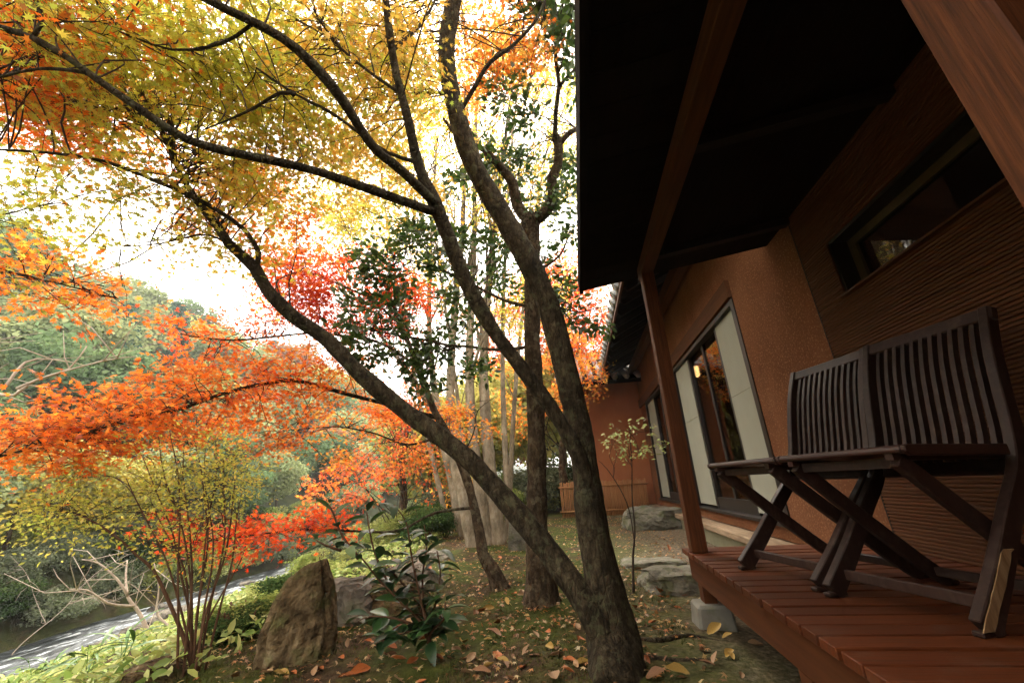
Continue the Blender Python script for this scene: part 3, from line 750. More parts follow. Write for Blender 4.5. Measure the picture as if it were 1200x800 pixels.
# ------------------------------------------------------------------ chairs
def make_chair(loc, ang, label, worn):
    """local: +x forward, y across, z up; origin midway between the front feet"""
    root = empty('folding_chair', loc, label, 'chair', 'slatted folding chairs on the deck', rz=rad(ang))
    hw = .203
    def cv(pts, step=.03): return catmull([Vector(p) for p in pts], [0] * len(pts), step)[0]
    side = [(0.015, 0, .012), (-.10, 0, .125), (-.23, 0, .265), (-.335, 0, .375), (-.385, 0, .48), (-.425, 0, .62), (-.470, 0, .76), (-.535, 0, .905)]
    for s_ in (1, -1):
        pts = [Vector((p.x, s_ * hw, p.z)) for p in cv(side)]
        tk = [.066 - .020 * min(1, i / (len(pts) * .6)) for i in range(len(pts))]
        lg_ = MB().sweep(pts, (0, 1, 0), .028, .05, tk).obj('leg', M['chair'], root, bevel=.003)
        MB().box(-.032, .042, s_ * hw - .0135, s_ * hw + .0135, 0, .013).obj('foot', M['chair'], lg_, bevel=.003)
        if worn and s_ == 1:
            # paint and wood split away: pale strip with a ragged top on the leg's outer front edge
            rs = random.Random(4); vs = []; fs = []; n = 12
            for i in range(n + 1):
                t = i / n; z_ = .014 + .175 * t
                p = [q for q in pts if q.z >= z_][0]; pv = pts[max(0, pts.index(p) - 1)]
                f_ = (z_ - pv.z) / max(1e-6, p.z - pv.z); xx_ = pv.x + (p.x - pv.x) * f_
                a0 = .030 + rs.uniform(-.004, .004)
                for dx in (.034 + rs.uniform(-.001, .001), -.006 + rs.uniform(-.002, .003)):
                    for yo in (.0142, .0192):
                        vs.append((xx_ + dx * 1.0 + rs.uniform(-.0012, .0012), hw + yo * (1 if yo < .015 else .86), z_ + (rs.uniform(-.02, .015) if i == n else 0)))
            for i in range(n):
                a = i * 4
                fs += [(a + 1, a + 3, a + 7, a + 5), (a, a + 1, a + 5, a + 4), (a + 3, a + 2, a + 6, a + 7), (a + 2, a, a + 4, a + 6)]
            fs += [(0, 2, 3, 1), (n * 4, n * 4 + 1, n * 4 + 3, n * 4 + 2)]
            MB().add(vs, fs).obj('worn_patch', M['bare_wood'], lg_, label='pale bare wood where the leg has split')
        rp = cv([(.055, s_ * (hw - .032), .425), (-.175, s_ * (hw - .032), .228), (-.36, s_ * (hw - .032), .075), (-.45, s_ * (hw - .032), .012)])
        rl = MB().sweep(rp, (0, 1, 0), .024, .05).obj('rear_leg', M['chair'], root, bevel=.003)
        MB().box(-.482, -.425, s_ * (hw - .032) - .0115, s_ * (hw - .032) + .0115, 0, .013).obj('foot', M['chair'], rl, bevel=.003)
        # side rail of the seat
        MB().sweep([Vector((.075, s_ * (hw - .032), .436)), Vector((-.375, s_ * (hw - .032), .425))], (0, 1, 0), .022, .028).obj('seat_rail', M['chair_seat'], root)
    back = cv(side[3:], .02)
    # curved back slats between the bottom and top rails
    n = 11
    for i in range(n):
        yy = -.160 + .320 * i / (n - 1)
        pts = [Vector((p.x - .004, yy, p.z)) for p in back if .40 < p.z < .878]
        MB().sweep(pts, (0, 1, 0), .0140, .024).obj('back_slat', M['chair'], root)
    MB().sweep([Vector((-.520, -.224, .882)), Vector((-.530, -.1, .884)), Vector((-.533, 0, .884)), Vector((-.530, .1, .884)), Vector((-.520, .224, .882))], (-.42, 0, 1), .052, .030).obj('top_rail', M['chair'], root, bevel=.005)
    MB().sweep([Vector((-.350, -.180, .386)), Vector((-.350, .180, .386))], (-.4, 0, 1), .045, .020).obj('lower_rail', M['chair'], root, bevel=.003)
    # seat: slats running across, the front one rounded over
    d = .083; k = 0
    while d > -.36:
        w_ = .052 if k == 0 else .038
        hwid = .210 if d > -.28 else .176
        pf = [(d, .447), (d - .004, .440), (d - w_, .437), (d - w_, .459), (d - .012, .462), (d - .003, .457)]
        MB().prism([(a, b - .012 * max(0, -a) / .36) for a, b in pf], 'y', -hwid, hwid).obj('seat_slat', M['chair_seat'], root, bevel=.002)
        d -= w_ + .006; k += 1
    for s_ in (1, -1):
        MB().prism([(.084, .444), (.070, .432), (-.30, .420), (-.30, .452), (.070, .463), (.083, .458)], 'y', s_ * .219 - .007, s_ * .219 + .007).obj('seat_edge', M['chair_seat'], root, bevel=.003)
    MB().sweep([Vector((-.045, -hw + .015, .062)), Vector((-.045, hw - .015, .062))], (0, 0, 1), .032, .018).obj('stretcher', M['chair'], root, bevel=.003)
    MB().sweep([Vector((-.395, -hw + .044, .048)), Vector((-.395, hw - .044, .048))], (0, 0, 1), .030, .018).obj('stretcher', M['chair'], root, bevel=.003)
    MB().sweep([Vector((.03, -hw + .044, .415)), Vector((.03, hw - .044, .415))], (0, 0, 1), .030, .020).obj('seat_bearer', M['chair'], root)
    return root
def onz(px, py, z):
    d = ray(px, py); return d * (z / d[2])
fa, fb, fc, fd = (onz(*p, DK) for p in ((880, 667), (962, 691), (985, 699), (1163, 742)))
m1 = (fa + fb) / 2; m2 = (fc + fd) / 2 + np.array([-.010, -.004, 0])
make_chair((m1[0], m1[1], DK + .0013), -164, 'dark slatted folding chair beside the corner post, its legs whole', False)
make_chair((m2[0], m2[1], DK + .0013), -160, 'dark slatted folding chair with a pale split patch on one leg', True)
# ------------------------------------------------------------------ the big maple by the deck
MBASE = Vector((.04, 1.93, gz(.04, 1.93) - .06))
mt = Tree('maple_tree', 'large leaning maple with several dark stems and yellow orange leaves beside the deck', 'tree', MBASE)
S1 = [MBASE + Vector((.02, .03, 0)), PR(716, 745, 2.20), PR(706, 680, 2.16), PR(694, 620, 2.14), PR(687, 560, 2.14), PR(676, 490, 2.18), PR(660, 425, 2.24), PR(640, 352, 2.34), PR(602, 275, 2.48), PR(556, 195, 2.68), PR(532, 120, 2.92), PR(523, 60, 3.15), PR(532, 0, 3.4), PR(545, -70, 3.8), PR(560, -150, 4.3)]
mt.limb(S1, [.108, .092, .078, .069, .064, .064, .065, .066, .065, .061, .057, .053, .049, .042, .03], M['bark'], 'trunk', 20, .035, .09, flare=.22)
S3 = [PR(716, 760, 2.16), PR(690, 712, 2.13), PR(648, 652, 2.13), PR(598, 592, 2.16), PR(541, 531, 2.21), PR(478, 484, 2.28), PR(420, 436, 2.34), PR(385, 400, 2.40), PR(342, 369, 2.44), PR(312, 338, 2.48), PR(299, 315, 2.50), PR(268, 285, 2.54), PR(255, 265, 2.58), PR(238, 245, 2.62), PR(222, 222, 2.68), PR(205, 190, 2.78), PR(190, 150, 2.9)]
mt.limb(S3, [.066, .060, .056, .053, .049, .046, .042, .039, .036, .032, .029, .024, .021, .018, .014, .010, .005], M['bark'], 'stem', 14, .04, .11)
S2 = [PR(699, 640, 2.14), PR(692, 590, 2.12), PR(682, 545, 2.08), PR(655, 492, 2.03), PR(612, 432, 2.02), PR(575, 382, 2.02), PR(548, 334, 2.02), PR(528, 285, 2.02), PR(512, 243, 2.03), PR(492, 198, 2.08), PR(478, 140, 2.15), PR(462, 75, 2.25), PR(452, 0, 2.4), PR(446, -60, 2.6)]
mt.limb(S2, [.028, .038, .038, .037, .037, .037, .038, .038, .036, .024, .021, .018, .015, .010], M['bark'], 'stem', 12, .04, .10)
def br(pts, r0, r1, **kw):
    n = len(pts)
    return mt.limb([PR(*p) for p in pts], [.74 * (r0 + (r1 - r0) * (i / (n - 1))) for i in range(n)], M['bark'], 'branch', 8, .05, .10, wob=.012, **kw)
br([(512, 240, 2.02), (475, 205, 1.98), (435, 172, 1.96), (400, 118, 1.96), (365, 75, 1.98), (330, 45, 2.0), (285, 20, 2.05), (235, -5, 2.1), (180, -40, 2.2)], .030, .017)
br([(508, 248, 2.0), (460, 232, 1.97), (405, 212, 1.96), (340, 193, 1.97), (270, 178, 2.0), (215, 163, 2.03), (160, 128, 2.08), (110, 92, 2.14), (70, 62, 2.2), (30, 42, 2.28), (-30, 20, 2.4)], .029, .011)
br([(300, 312, 2.50), (303, 296, 2.47), (285, 268, 2.45), (240, 238, 2.44), (185, 213, 2.46), (120, 188, 2.5), (60, 180, 2.56), (-10, 175, 2.65)], .018, .006)
br([(488, 190, 2.08), (455, 180, 2.1), (425, 160, 2.12), (390, 132, 2.15), (345, 108, 2.2), (300, 80, 2.3)], .013, .005)
br([(470, 110, 2.2), (440, 90, 2.3), (400, 60, 2.45), (370, 20, 2.6)], .011, .005)
br([(540, 130, 2.9), (558, 100, 2.95), (575, 72, 3.0), (605, 50, 3.1), (630, 22, 3.2), (645, -20, 3.4)], .020, .010)
br([(528, 110, 2.95), (490, 108, 2.9), (440, 116, 2.9), (405, 125, 2.9)], .014, .005)
br([(345, 112, 2.05), (330, 108, 2.05), (290, 130, 2.1), (240, 150, 2.2)], .010, .004)
br([(40, 42, 2.3), (50, 20, 2.35), (35, -10, 2.4)], .010, .005)
br([(100, 85, 2.15), (60, 82, 2.3), (10, 85, 2.5), (-40, 100, 2.7)], .009, .004)
br([(275, 290, 2.54), (245, 275, 2.6), (190, 285, 2.7), (140, 290, 2.85)], .009, .003)
br([(-10, 175, 2.65), (-70, 220, 2.8), (-60, 285, 2.9), (10, 318, 3.0), (70, 332, 3.05), (140, 350, 3.1)], .009, .004)
br([(-60, 250, 2.85), (-20, 255, 2.8), (30, 245, 2.75), (70, 240, 2.7)], .006, .003)
br([(215, 210, 2.7), (195, 170, 2.85), (150, 140, 3.0), (90, 120, 3.2)], .010, .004)
br([(460, 60, 2.3), (500, 20, 2.5), (520, -30, 2.8)], .012, .006)
br([(452, 0, 2.4), (430, -90, 2.5), (400, -200, 2.6), (360, -320, 2.7)], .016, .006)  # this bough and the next: overhead, out of view, added to shade the porch
br([(235, -5, 2.1), (150, -90, 2.2), (80, -200, 2.3), (20, -330, 2.5)], .016, .006)
br([(300, 25, 2.05), (260, 50, 2.1), (200, 60, 2.2), (140, 40, 2.3)], .009, .004)
# surface roots towards the deck
for k, pts in enumerate((((745, 750, .014), (775, 752, .018), (810, 746, .014), (850, 752, .0)), ((750, 770, .014), (790, 774, .015), (840, 771, .010), (880, 778, -.01)))):
    q = [ghit(px, py) + Vector((0, 0, h - .014)) for px, py, h in pts]
    q = [MBASE.lerp(q[0], .5) + Vector((0, 0, .07))] + q
    mt.limb(q, [.03, .019, .015, .012, .007], M['bark'], 'root', 8, .04, .2, wob=.015, seed=k)

SKY_GAPS = [(130, 235, 75, 42), (215, 345, 70, 28), (170, 300, 50, 25), (285, 365, 40, 30), (600, 150, 40, 40), (630, 300, 30, 30)]
def gaps(prob):
    def f(Pn):
        c = Pn @ ROT; px = 600 + F * c[:, 0] / -c[:, 2]; py = 400 - F * c[:, 1] / -c[:, 2]
        k = np.ones(len(Pn), bool)
        for gx, gy, rx, ry in SKY_GAPS:
            k &= ~((((px - gx) / rx) ** 2 + ((py - gy) / ry) ** 2 < 1) & (RNG.random(len(Pn)) < prob))
        # nothing grows through the porch roof
        k &= ~((Pn[:, 0] > .05) & (Pn[:, 1] < 3.1) & (Pn[:, 2] < 1.75))
        k &= np.linalg.norm(Pn, axis=1) > 1.2
        return k
    return f
OLO = OL + GO[:1]
mt.blobs([
    (250, 55, 240, 85, 2.4, 3.3, 92, OL), (330, 130, 160, 60, 2.4, 3.2, 46, OLO), (130, 95, 130, 55, 2.5, 3.2, 28, OLO),
    (415, 80, 85, 95, 2.3, 3.4, 44, YE), (70, 30, 90, 50, 2.2, 3.0, 20, OL + OR), (350, 195, 110, 45, 2.2, 3.0, 26, YE + OL),
    (450, 200, 70, 50, 2.6, 3.5, 14, YE), (260, 215, 90, 40, 2.5, 3.1, 14, YE + OL),
    (35, 240, 55, 45, 2.4, 2.9, 9, OL), (200, 260, 90, 40, 2.45, 2.9, 13, OL), (240, 310, 70, 40, 2.4, 2.9, 9, OL + GO), (120, 220, 80, 45, 2.5, 3.0, 14, OL + GO),
    (300, -70, 320, 50, 2.2, 3.4, 45, OL + YE), (200, -260, 420, 130, 2.3, 3.6, 60, OL + YE), (450, -250, 150, 140, 2.6, 4.0, 40, YE),  # sprays above the view, added to block skylight over the deck
], .27, 64, .0235, keep=gaps(.4), tw=.0015, tilt=.45)
mt.blobs([
    (60, 120, 85, 50, 2.9, 3.7, 26, OR), (20, 60, 60, 70, 2.6, 3.4, 20, OR), (250, 240, 90, 60, 2.9, 3.6, 20, OR + GO), (130, 180, 70, 30, 2.9, 3.5, 10, OR),
    (310, 270, 50, 40, 2.9, 3.5, 10, OR), (80, 335, 75, 24, 2.9, 3.3, 9, OR), (25, 310, 45, 28, 2.8, 3.2, 4, OR + OL), (120, 355, 45, 20, 3.0, 3.4, 5, OR),
    (260, 70, 230, 75, 3.4, 4.4, 46, YE + OL), (330, 190, 110, 50, 3.3, 4.2, 18, YE + GO), (150, 130, 80, 50, 3.2, 3.8, 14, GO), (600, 40, 45, 60, 3.4, 4.2, 22, GO + OR), (510, 60, 60, 70, 3.7, 4.5, 26, YE + GO), (565, 100, 25, 30, 3.4, 4.0, 6, OR),
    (420, 40, 90, 50, 3.3, 4.2, 18, GO),
], .27, 66, .026, keep=gaps(.85), tw=.0019)
mt.finish()

# ------------------------------------------------------------------ orange maple behind it
B2 = ghit(587, 690)
om = Tree('maple_tree', 'slender leaning maple with layered bright orange red boughs', 'tree', B2 - Vector((0, 0, .03)))
r0 = B2.length
om.limb([B2 - Vector((0, 0, .04)), PR(577, 668, r0), PR(566, 650, r0), PR(559, 610, r0 + .05), PR(548, 565, r0 + .1), PR(530, 520, r0 + .15), PR(508, 478, r0 + .2), PR(490, 430, r0 + .3), PR(470, 380, r0 + .4), PR(450, 330, r0 + .5)], [.060, .046, .042, .040, .038, .036, .033, .028, .022, .014], M['bark_mid'], 'trunk', 12, .05, .12, flare=.35)
def ob(pts, a, b):
    n = len(pts); om.limb([PR(*p) for p in pts], [a + (b - a) * i / (n - 1) for i in range(n)], M['bark'], 'branch', 7, .06, .1, wob=.02)
ob([(515, 490, r0 + .2), (470, 478, 4.0), (420, 466, 3.9), (360, 448, 3.75), (320, 447, 3.65), (270, 458, 3.55), (225, 473, 3.45), (180, 485, 3.35), (120, 500, 3.2), (50, 522, 3.1), (-20, 540, 3.05)], .022, .005)
ob([(490, 430, r0 + .3), (440, 400, 4.2), (380, 390, 4.1), (320, 395, 3.95), (260, 398, 3.85), (210, 392, 3.8)], .016, .004)
ob([(470, 380, r0 + .4), (430, 350, 4.4), (380, 325, 4.4), (330, 310, 4.4), (300, 300, 4.4)], .014, .004)
ob([(555, 595, r0 + .06), (510, 600, 4.0), (470, 620, 3.9), (430, 624, 3.8), (380, 620, 3.7), (320, 622, 3.6), (250, 632, 3.5), (180, 640, 3.45)], .014, .003)
ob([(525, 510, r0 + .15), (480, 520, 4.1), (430, 505, 4.1), (380, 500, 4.05), (330, 505, 4.0)], .012, .003)
ob([(540, 545, r0 + .1), (555, 505, 4.2), (560, 480, 4.3), (580, 465, 4.4)], .009, .003)
om.blobs([
    (45, 528, 70, 28, 3.0, 3.35, 22, OR), (130, 498, 75, 30, 3.1, 3.5, 26, OR), (215, 468, 75, 34, 3.3, 3.7, 28, OR), (300, 448, 80, 40, 3.4, 3.9, 30, OR + RD[:1]),
    (380, 440, 70, 38, 3.6, 4.1, 24, OR + GO[:1]), (300, 500, 90, 28, 3.7, 4.1, 18, OR + [(.62, .15, .03)]), (370, 515, 60, 35, 3.9, 4.3, 13, OR + GO), (250, 505, 60, 20, 3.6, 4.0, 8, OR),
    (420, 480, 50, 30, 3.9, 4.3, 10, OR),
], .26, 50, .0265, tilt=.30, flat=.26, tw=.0017, subs=4)
om.blobs([
    (400, 345, 85, 50, 4.0, 4.8, 80, DEEP), (345, 325, 50, 40, 4.0, 4.6, 36, DEEP), (455, 365, 45, 42, 4.1, 4.9, 36, DEEP), (250, 392, 55, 16, 3.7, 4.1, 10, RD + OR), (330, 385, 60, 22, 3.9, 4.3, 12, RD + OR[:1]),
    (350, 618, 75, 16, 3.5, 3.9, 13, RD), (240, 634, 75, 18, 3.4, 3.7, 11, RD), (300, 640, 50, 12, 3.5, 3.8, 5, RD),
    (545, 490, 38, 32, 4.1, 4.7, 12, GO + OR), (490, 540, 30, 18, 4.0, 4.5, 6, OR + [(.45, .14, .04)]), (500, 490, 30, 20, 4, 4.5, 5, OR),
], .24, 52, .0275, tilt=.30, flat=.26, tw=.0017, subs=4)
om.finish()

# ------------------------------------------------------------------ evergreen with a pollarded head
B3 = ghit(632, 708)
ev = Tree('evergreen_tree', 'evergreen tree with straight grey trunk, pollarded knuckle and dark glossy leaves', 'tree', B3 - Vector((0, 0, .04)))
e0 = B3.length
ev.limb([B3 - Vector((0, 0, .05)), PR(633, 680, e0), PR(629, 640, e0 - .02), PR(629, 560, e0), PR(628, 480, e0 + .02), PR(624, 400, e0 + .08), PR(624, 330, e0 + .18), PR(624, 285, e0 + .28), PR(622, 262, e0 + .34), PR(624, 250, e0 + .38)], [.115, .092, .078, .073, .071, .069, .066, .064, .085, .04], M['bark_mid'], 'trunk', 16, .045, .10, flare=.3)
def eb(pts, a, b, nm='branch'):
    n = len(pts); ev.limb([PR(px, py, e0 + dr) for px, py, dr in pts], [a + (b - a) * i / (n - 1) for i in range(n)], M['bark_mid'], nm, 8, .05, .16, wob=.02)
eb([(620, 258, .34), (607, 240, .38), (600, 215, .4), (588, 200, .42), (572, 182, .45), (560, 172, .48), (540, 165, .5), (520, 140, .6)], .055, .010)
eb([(626, 258, .34), (640, 248, .38), (647, 232, .4), (645, 210, .42), (652, 195, .45), (653, 170, .5), (650, 160, .5)], .055, .036)
eb([(650, 162, .5), (652, 130, .55), (656, 100, .6), (652, 70, .65), (653, 30, .8), (648, -20, 1.0)], .020, .010)
eb([(653, 172, .5), (668, 155, .52), (684, 148, .6), (700, 140, .8)], .026, .008)
eb([(655, 102, .6), (672, 85, .65), (688, 75, .8)], .014, .006)
eb([(626, 320, .18), (655, 300, .2), (668, 270, .25)], .015, .005)
eb([(623, 360, .12), (590, 350, .1), (545, 330, .1), (500, 310, .1), (460, 300, .1)], .016, .005)
eb([(622, 405, .08), (580, 410, .05), (530, 405, 0), (480, 395, 0), (430, 385, 0)], .016, .005)
eb([(626, 350, .14), (655, 360, .1), (680, 365, .1), (705, 360, .2)], .010, .004)
eb([(650, 40, .8), (620, 20, .8), (590, 0, .9)], .012, .005)
EG = dict(tmpl='oval', mat='leaf_green', flat=.45, tilt=.5, jit=.75, tw=.0026, subs=6, keep=gaps(.0))
ev.blobs([(485, 300, 60, 36, 3.2, 3.7, 16, GRN), (455, 390, 55, 30, 3.1, 3.6, 13, GRN), (525, 410, 45, 32, 3.1, 3.6, 13, GRN), (545, 330, 40, 40, 3.2, 3.7, 9, GRN), (430, 345, 30, 16, 3.2, 3.6, 4, GRN), (510, 440, 30, 15, 3.2, 3.6, 4, GRN),
          (655, 20, 38, 34, 3.5, 4.2, 14, GRN), (675, 75, 18, 30, 3.7, 4.2, 5, GRN), (600, 120, 30, 35, 3.6, 4.0, 5, GRN), (575, 205, 45, 30, 3.6, 4.1, 8, GRN), (655, 240, 30, 60, 3.5, 4.0, 9, GRN), (672, 180, 14, 30, 3.8, 4.2, 3, GRN),
          (650, 330, 32, 30, 3.3, 3.8, 9, GRN), (680, 375, 28, 22, 3.25, 3.6, 6, GRN), (620, 160, 30, 30, 3.7, 4.2, 4, GRN), (590, 300, 30, 40, 3.6, 4.1, 6, GRN), (640, -40, 70, 30, 3.6, 4.3, 10, GRN)], .19, 46, .066, **EG)
ev.finish()

# ------------------------------------------------------------------ pale trunks behind
PT = [
    ([(556, 640), (545, 590), (535, 545), (529, 490), (528, 440), (533, 360), (541, 280), (545, 190), (548, 110)], .105, .034, 'tall pale trunked tree, outermost of the cluster towards the river'),
    ([(571, 638), (562, 570), (556, 525), (550, 445), (552, 360), (556, 270), (556, 190), (560, 90)], .105, .034, 'tall pale trunked tree in the middle of the close cluster'),
    ([(585, 637), (578, 580), (573, 540), (568, 470), (567, 420), (572, 340), (578, 280), (586, 210), (598, 120)], .118, .038, 'thickest pale trunked tree of the close cluster'),
    ([(545, 628), (530, 560), (517, 500), (507, 440), (503, 380), (504, 310), (508, 240), (512, 160)], .09, .025, 'thin pale trunked tree at the back of the cluster'),
    ([(600, 636), (594, 560), (590, 480), (589, 400), (592, 300), (597, 200), (606, 110), (615, 40)], .055, .014, 'slim straight pale stem between the thick trunks and the evergreen'),
    ([(528, 624), (512, 560), (496, 490), (482, 420), (468, 350), (455, 270), (445, 190), (438, 110)], .05, .012, 'slim pale stem bending towards the river behind the cluster'),
    ([(593, 630), (598, 560), (603, 470), (612, 370), (624, 270), (640, 180), (655, 100)], .05, .012, 'slim pale stem slanting towards the house roof'),
    ([(551, 630), (546, 560), (538, 480), (526, 390), (513, 300), (498, 200), (486, 110)], .05, .012, 'slim pale stem slanting away from the middle of the cluster'),
    ([(540, 622), (525, 545), (508, 490), (485, 445), (460, 412), (430, 370), (405, 330), (380, 290)], .085, .018, 'pale trunked tree leaning out over the bank'),
]
for k, (pp, ra, rb, lab) in enumerate(PT):
    b = ghit(*pp[0]); yd = b.y
    t = Tree('pale_trunk_tree', lab, 'tree', b - Vector((0, 0, .05)), 'pale trunked trees behind the maples')
    pts = [b - Vector((0, 0, .06))] + [PY(px, py, yd + .03 * i * i * .5) for i, (px, py) in enumerate(pp[1:], 1)]
    n = len(pts)
    t.limb(pts, [ra + (rb - ra) * (i / (n - 1)) ** .9 for i in range(n)], M['bark_pale'], 'trunk', 12, .12, .08, flare=.06)
    rs = random.Random(k)
    for j in range(4 + k % 3):
        i = rs.randrange(max(1, n - 5), n - 1); p = pts[i]
        d = Vector((rs.uniform(-.7, .7), rs.uniform(-.3, .6), 1.4)).normalized()
        L_ = rs.uniform(1.2, 2.6)
        t.limb([p, p + d * L_ * .4 + Vector((rs.uniform(-.1, .1), 0, .1)), p + d * L_ * .75, p + d * L_ + Vector((0, 0, .3))], [rb * .9, rb * .7, rb * .5, .006], M['bark_pale'], 'branch', 7, .15, .08, wob=.05)
    top = pts[-1]
    for j in range(26 if k < 4 else 14):
        c = top + Vector((rs.gauss(0, 1.1), rs.gauss(0, 1.0), rs.uniform(-2.2, 1.6)))
        t.spray(c, .42, 46, YE + GO[:1] if k != 8 else YE + OL, .062, tmpl='m5', flat=.5, tilt=.6, tw=.004, jit=.9)
    PB = {0: [(470, 200, 70, 60), (440, 270, 50, 40)], 1: [(520, 250, 50, 60), (560, 160, 40, 80)], 2: [(600, 150, 50, 90), (640, 260, 40, 60), (650, 150, 40, 80), (590, 90, 50, 60)], 3: [(480, 120, 60, 70), (410, 240, 40, 30)], 8: [(400, 280, 50, 30), (360, 260, 50, 30)], 4: [(600, 250, 50, 60), (610, 360, 30, 40)], 5: [(460, 230, 50, 60), (480, 330, 40, 50)], 6: [(640, 200, 40, 60), (630, 340, 30, 40)], 7: [(520, 200, 50, 70), (510, 350, 40, 50)]}[k]
    t.blobs([(a, b_, c_, d_, b.length - .3, b.length + 1.6, 17, YE + OL) for a, b_, c_, d_ in PB], .40, 46, .048, tmpl='m5', flat=.5, tilt=.6, tw=.004, jit=.9, keep=gaps(.5))
    t.finish()
# ------------------------------------------------------------------ maples farther off
def far_maple(base, label, trunk, lst, pal_size=.07, R=.55, n=60, group=None):
    t = Tree('maple_tree', label, 'tree', base, group)
    k = len(trunk)
    t.limb([Vector(base)] + trunk, [.12 - .09 * i / k for i in range(k + 1)], M['bark_mid'], 'trunk', 9, .2, .1, wob=.05)
    t.blobs(lst, R, n, pal_size, tmpl='m5', flat=.4, tilt=.4, tw=.005, jit=.8)
    t.finish(); return t
b = Vector((.4, 16.2, -.8))
far_maple(b, 'orange maple glowing behind the tiled end wing roof', [b + Vector((0, 0, 2)), b + Vector((-.3, -.6, 4)), b + Vector((-.8, -1.6, 5.6)), b + Vector((-1.4, -2.2, 6.8))],
          [(682, 395, 32, 60, 13, 15.5, 75, DEEP + OR), (655, 350, 48, 36, 13, 15.5, 60, DEEP + OR[:1]), (610, 400, 50, 45, 13.5, 16, 44, DEEP + GO[:1]), (580, 350, 40, 30, 14, 16, 12, PINK + GO)], .085, .8, 60)
b = ghit(668, 604)
far_maple(b, 'small orange maple in front of the end wall', [b + Vector((-.1, 0, 1.0)), b + Vector((.05, -.1, 1.9)), b + Vector((.2, -.2, 2.6))],
          [(685, 440, 24, 24, 8.6, 9.2, 12, OR + GO), (660, 450, 35, 40, 8.4, 9.3, 18, OR + GO), (610, 470, 30, 40, 8.3, 9.3, 12, GO + OR), (655, 400, 30, 25, 8.5, 9.3, 10, OR)], .05, .38, 60)
b = ghit(462, 632)
far_maple(b, 'crimson and coral maple on the far side of the pale trunks', [b + Vector((.1, .2, .8)), b + Vector((0, .3, 1.8)), b + Vector((.2, .4, 3.0))],
          [(455, 495, 32, 25, 8.0, 9.5, 14, PINK + RD), (430, 560, 40, 30, 8, 9.5, 14, PINK), (500, 550, 35, 35, 8.2, 9.6, 14, PINK + GO), (460, 440, 50, 30, 8.2, 9.8, 16, PINK + OR), (400, 570, 40, 30, 8, 9.4, 10, PINK + OR), (540, 570, 20, 30, 8.2, 9, 5, GO)], .05, .40, 58)

# ------------------------------------------------------------------ hillside wood and shrubs (copies of a few crowns)
def crown_mesh(name, kind, pal, seed, n_l, per, size):
    g = np.random.default_rng(seed); P_ = []; N_ = []; C_ = []; pal = np.array(pal)
    for i in range(n_l):
        if kind == 'cone':
            h = g.random() ** .8; a = g.uniform(0, 6.283); rr = .30 * (1 - h) * (.5 + .5 * g.random()) + .02
            c = np.array([rr * math.cos(a), rr * math.sin(a), .14 + .84 * h]); lr = .05 + .11 * (1 - h)
        elif kind == 'shrub':
            a = g.uniform(0, 6.283); rr = .42 * math.sqrt(g.random()); c = np.array([rr * math.cos(a), rr * math.sin(a), .18 + .62 * g.random() * (1 - rr)]); lr = .13 + .09 * g.random()
        else:
            d = g.normal(0, 1, 3); d /= np.linalg.norm(d); rr = g.random() ** .5
            c = np.array([.34 * d[0] * rr, .34 * d[1] * rr, .64 + .27 * d[2] * rr]); lr = .10 + .08 * g.random()
        d = g.normal(0, 1, (per, 3)); d /= np.linalg.norm(d, axis=1, keepdims=True)
        r = lr * g.uniform(.55, 1.12, (per, 1)); d2 = d * np.array([1, 1, .75])
        P_.append(c + d2 * r); N_.append(d + g.normal(0, .6, (per, 3)) + np.array([0, 0, .3]))
        cc = pal[g.integers(0, len(pal))] * g.uniform(.75, 1.25)
        C_.append(np.clip(cc * g.normal(1, .16, (per, 1)), .004, .9))
    P_ = np.concatenate(P_); N_ = np.concatenate(N_); C_ = np.concatenate(C_)
    return leaves_mesh(name, CLUMP, P_, N_, g.normal(0, 1, P_.shape), size * g.uniform(.6, 1.4, len(P_)), C_, M['leaf_far'])
def trunk_mesh(seed, mat, kind):
    rs = random.Random(seed); mb = MB()
    mb.tube([Vector((0, 0, -.06)), Vector((rs.uniform(-.02, .02), rs.uniform(-.02, .02), .3)), Vector((rs.uniform(-.04, .04), rs.uniform(-.04, .04), .62)), Vector((0, 0, .88))], [.022, .016, .011, .004], 6)
    for i in range(5):
        z = rs.uniform(.3, .65); a = rs.uniform(0, 6.28); r = rs.uniform(.15, .3)
        mb.tube([Vector((0, 0, z)), Vector((r * .5 * math.cos(a), r * .5 * math.sin(a), z + .08)), Vector((r * math.cos(a), r * math.sin(a), z + .2))], [.009, .006, .002], 4)
    return mb.mesh('trunk', mat, True)
KINDS = {
    'cedar': ('cone', [(.070, .13, .085), (.09, .16, .10), (.055, .105, .07)], 'dark blue green conifer on the wooded hillside', 'conifer_tree'),
    'oak': ('round', [(.14, .21, .095), (.18, .25, .11), (.11, .17, .08)], 'deep green broadleaf tree on the wooded hillside', 'broadleaf_tree'),
    'sage': ('round', [(.30, .34, .16), (.36, .40, .19), (.24, .29, .14)], 'pale sage green tree on the wooded hillside', 'broadleaf_tree'),
    'gold': ('round', [(.46, .44, .13), (.52, .46, .14), (.38, .40, .12)], 'yellow green autumn tree on the wooded hillside', 'broadleaf_tree'),
    'rust': ('round', [(.36, .17, .08), (.40, .22, .11), (.30, .14, .07)], 'rust pink autumn tree on the wooded hillside', 'broadleaf_tree'),
}
PROTO = {}
for k, (sh, pal, lab, nm) in KINDS.items():
    PROTO[k] = [(crown_mesh('crown', sh, pal, hash(k) % 97 if False else sum(map(ord, k)) + v, 54 if sh == 'round' else 70, 210, .024 if sh == 'round' else .021), trunk_mesh(v + 3, M['bark_mid'], sh)) for v in range(2)]
rs = random.Random(21)
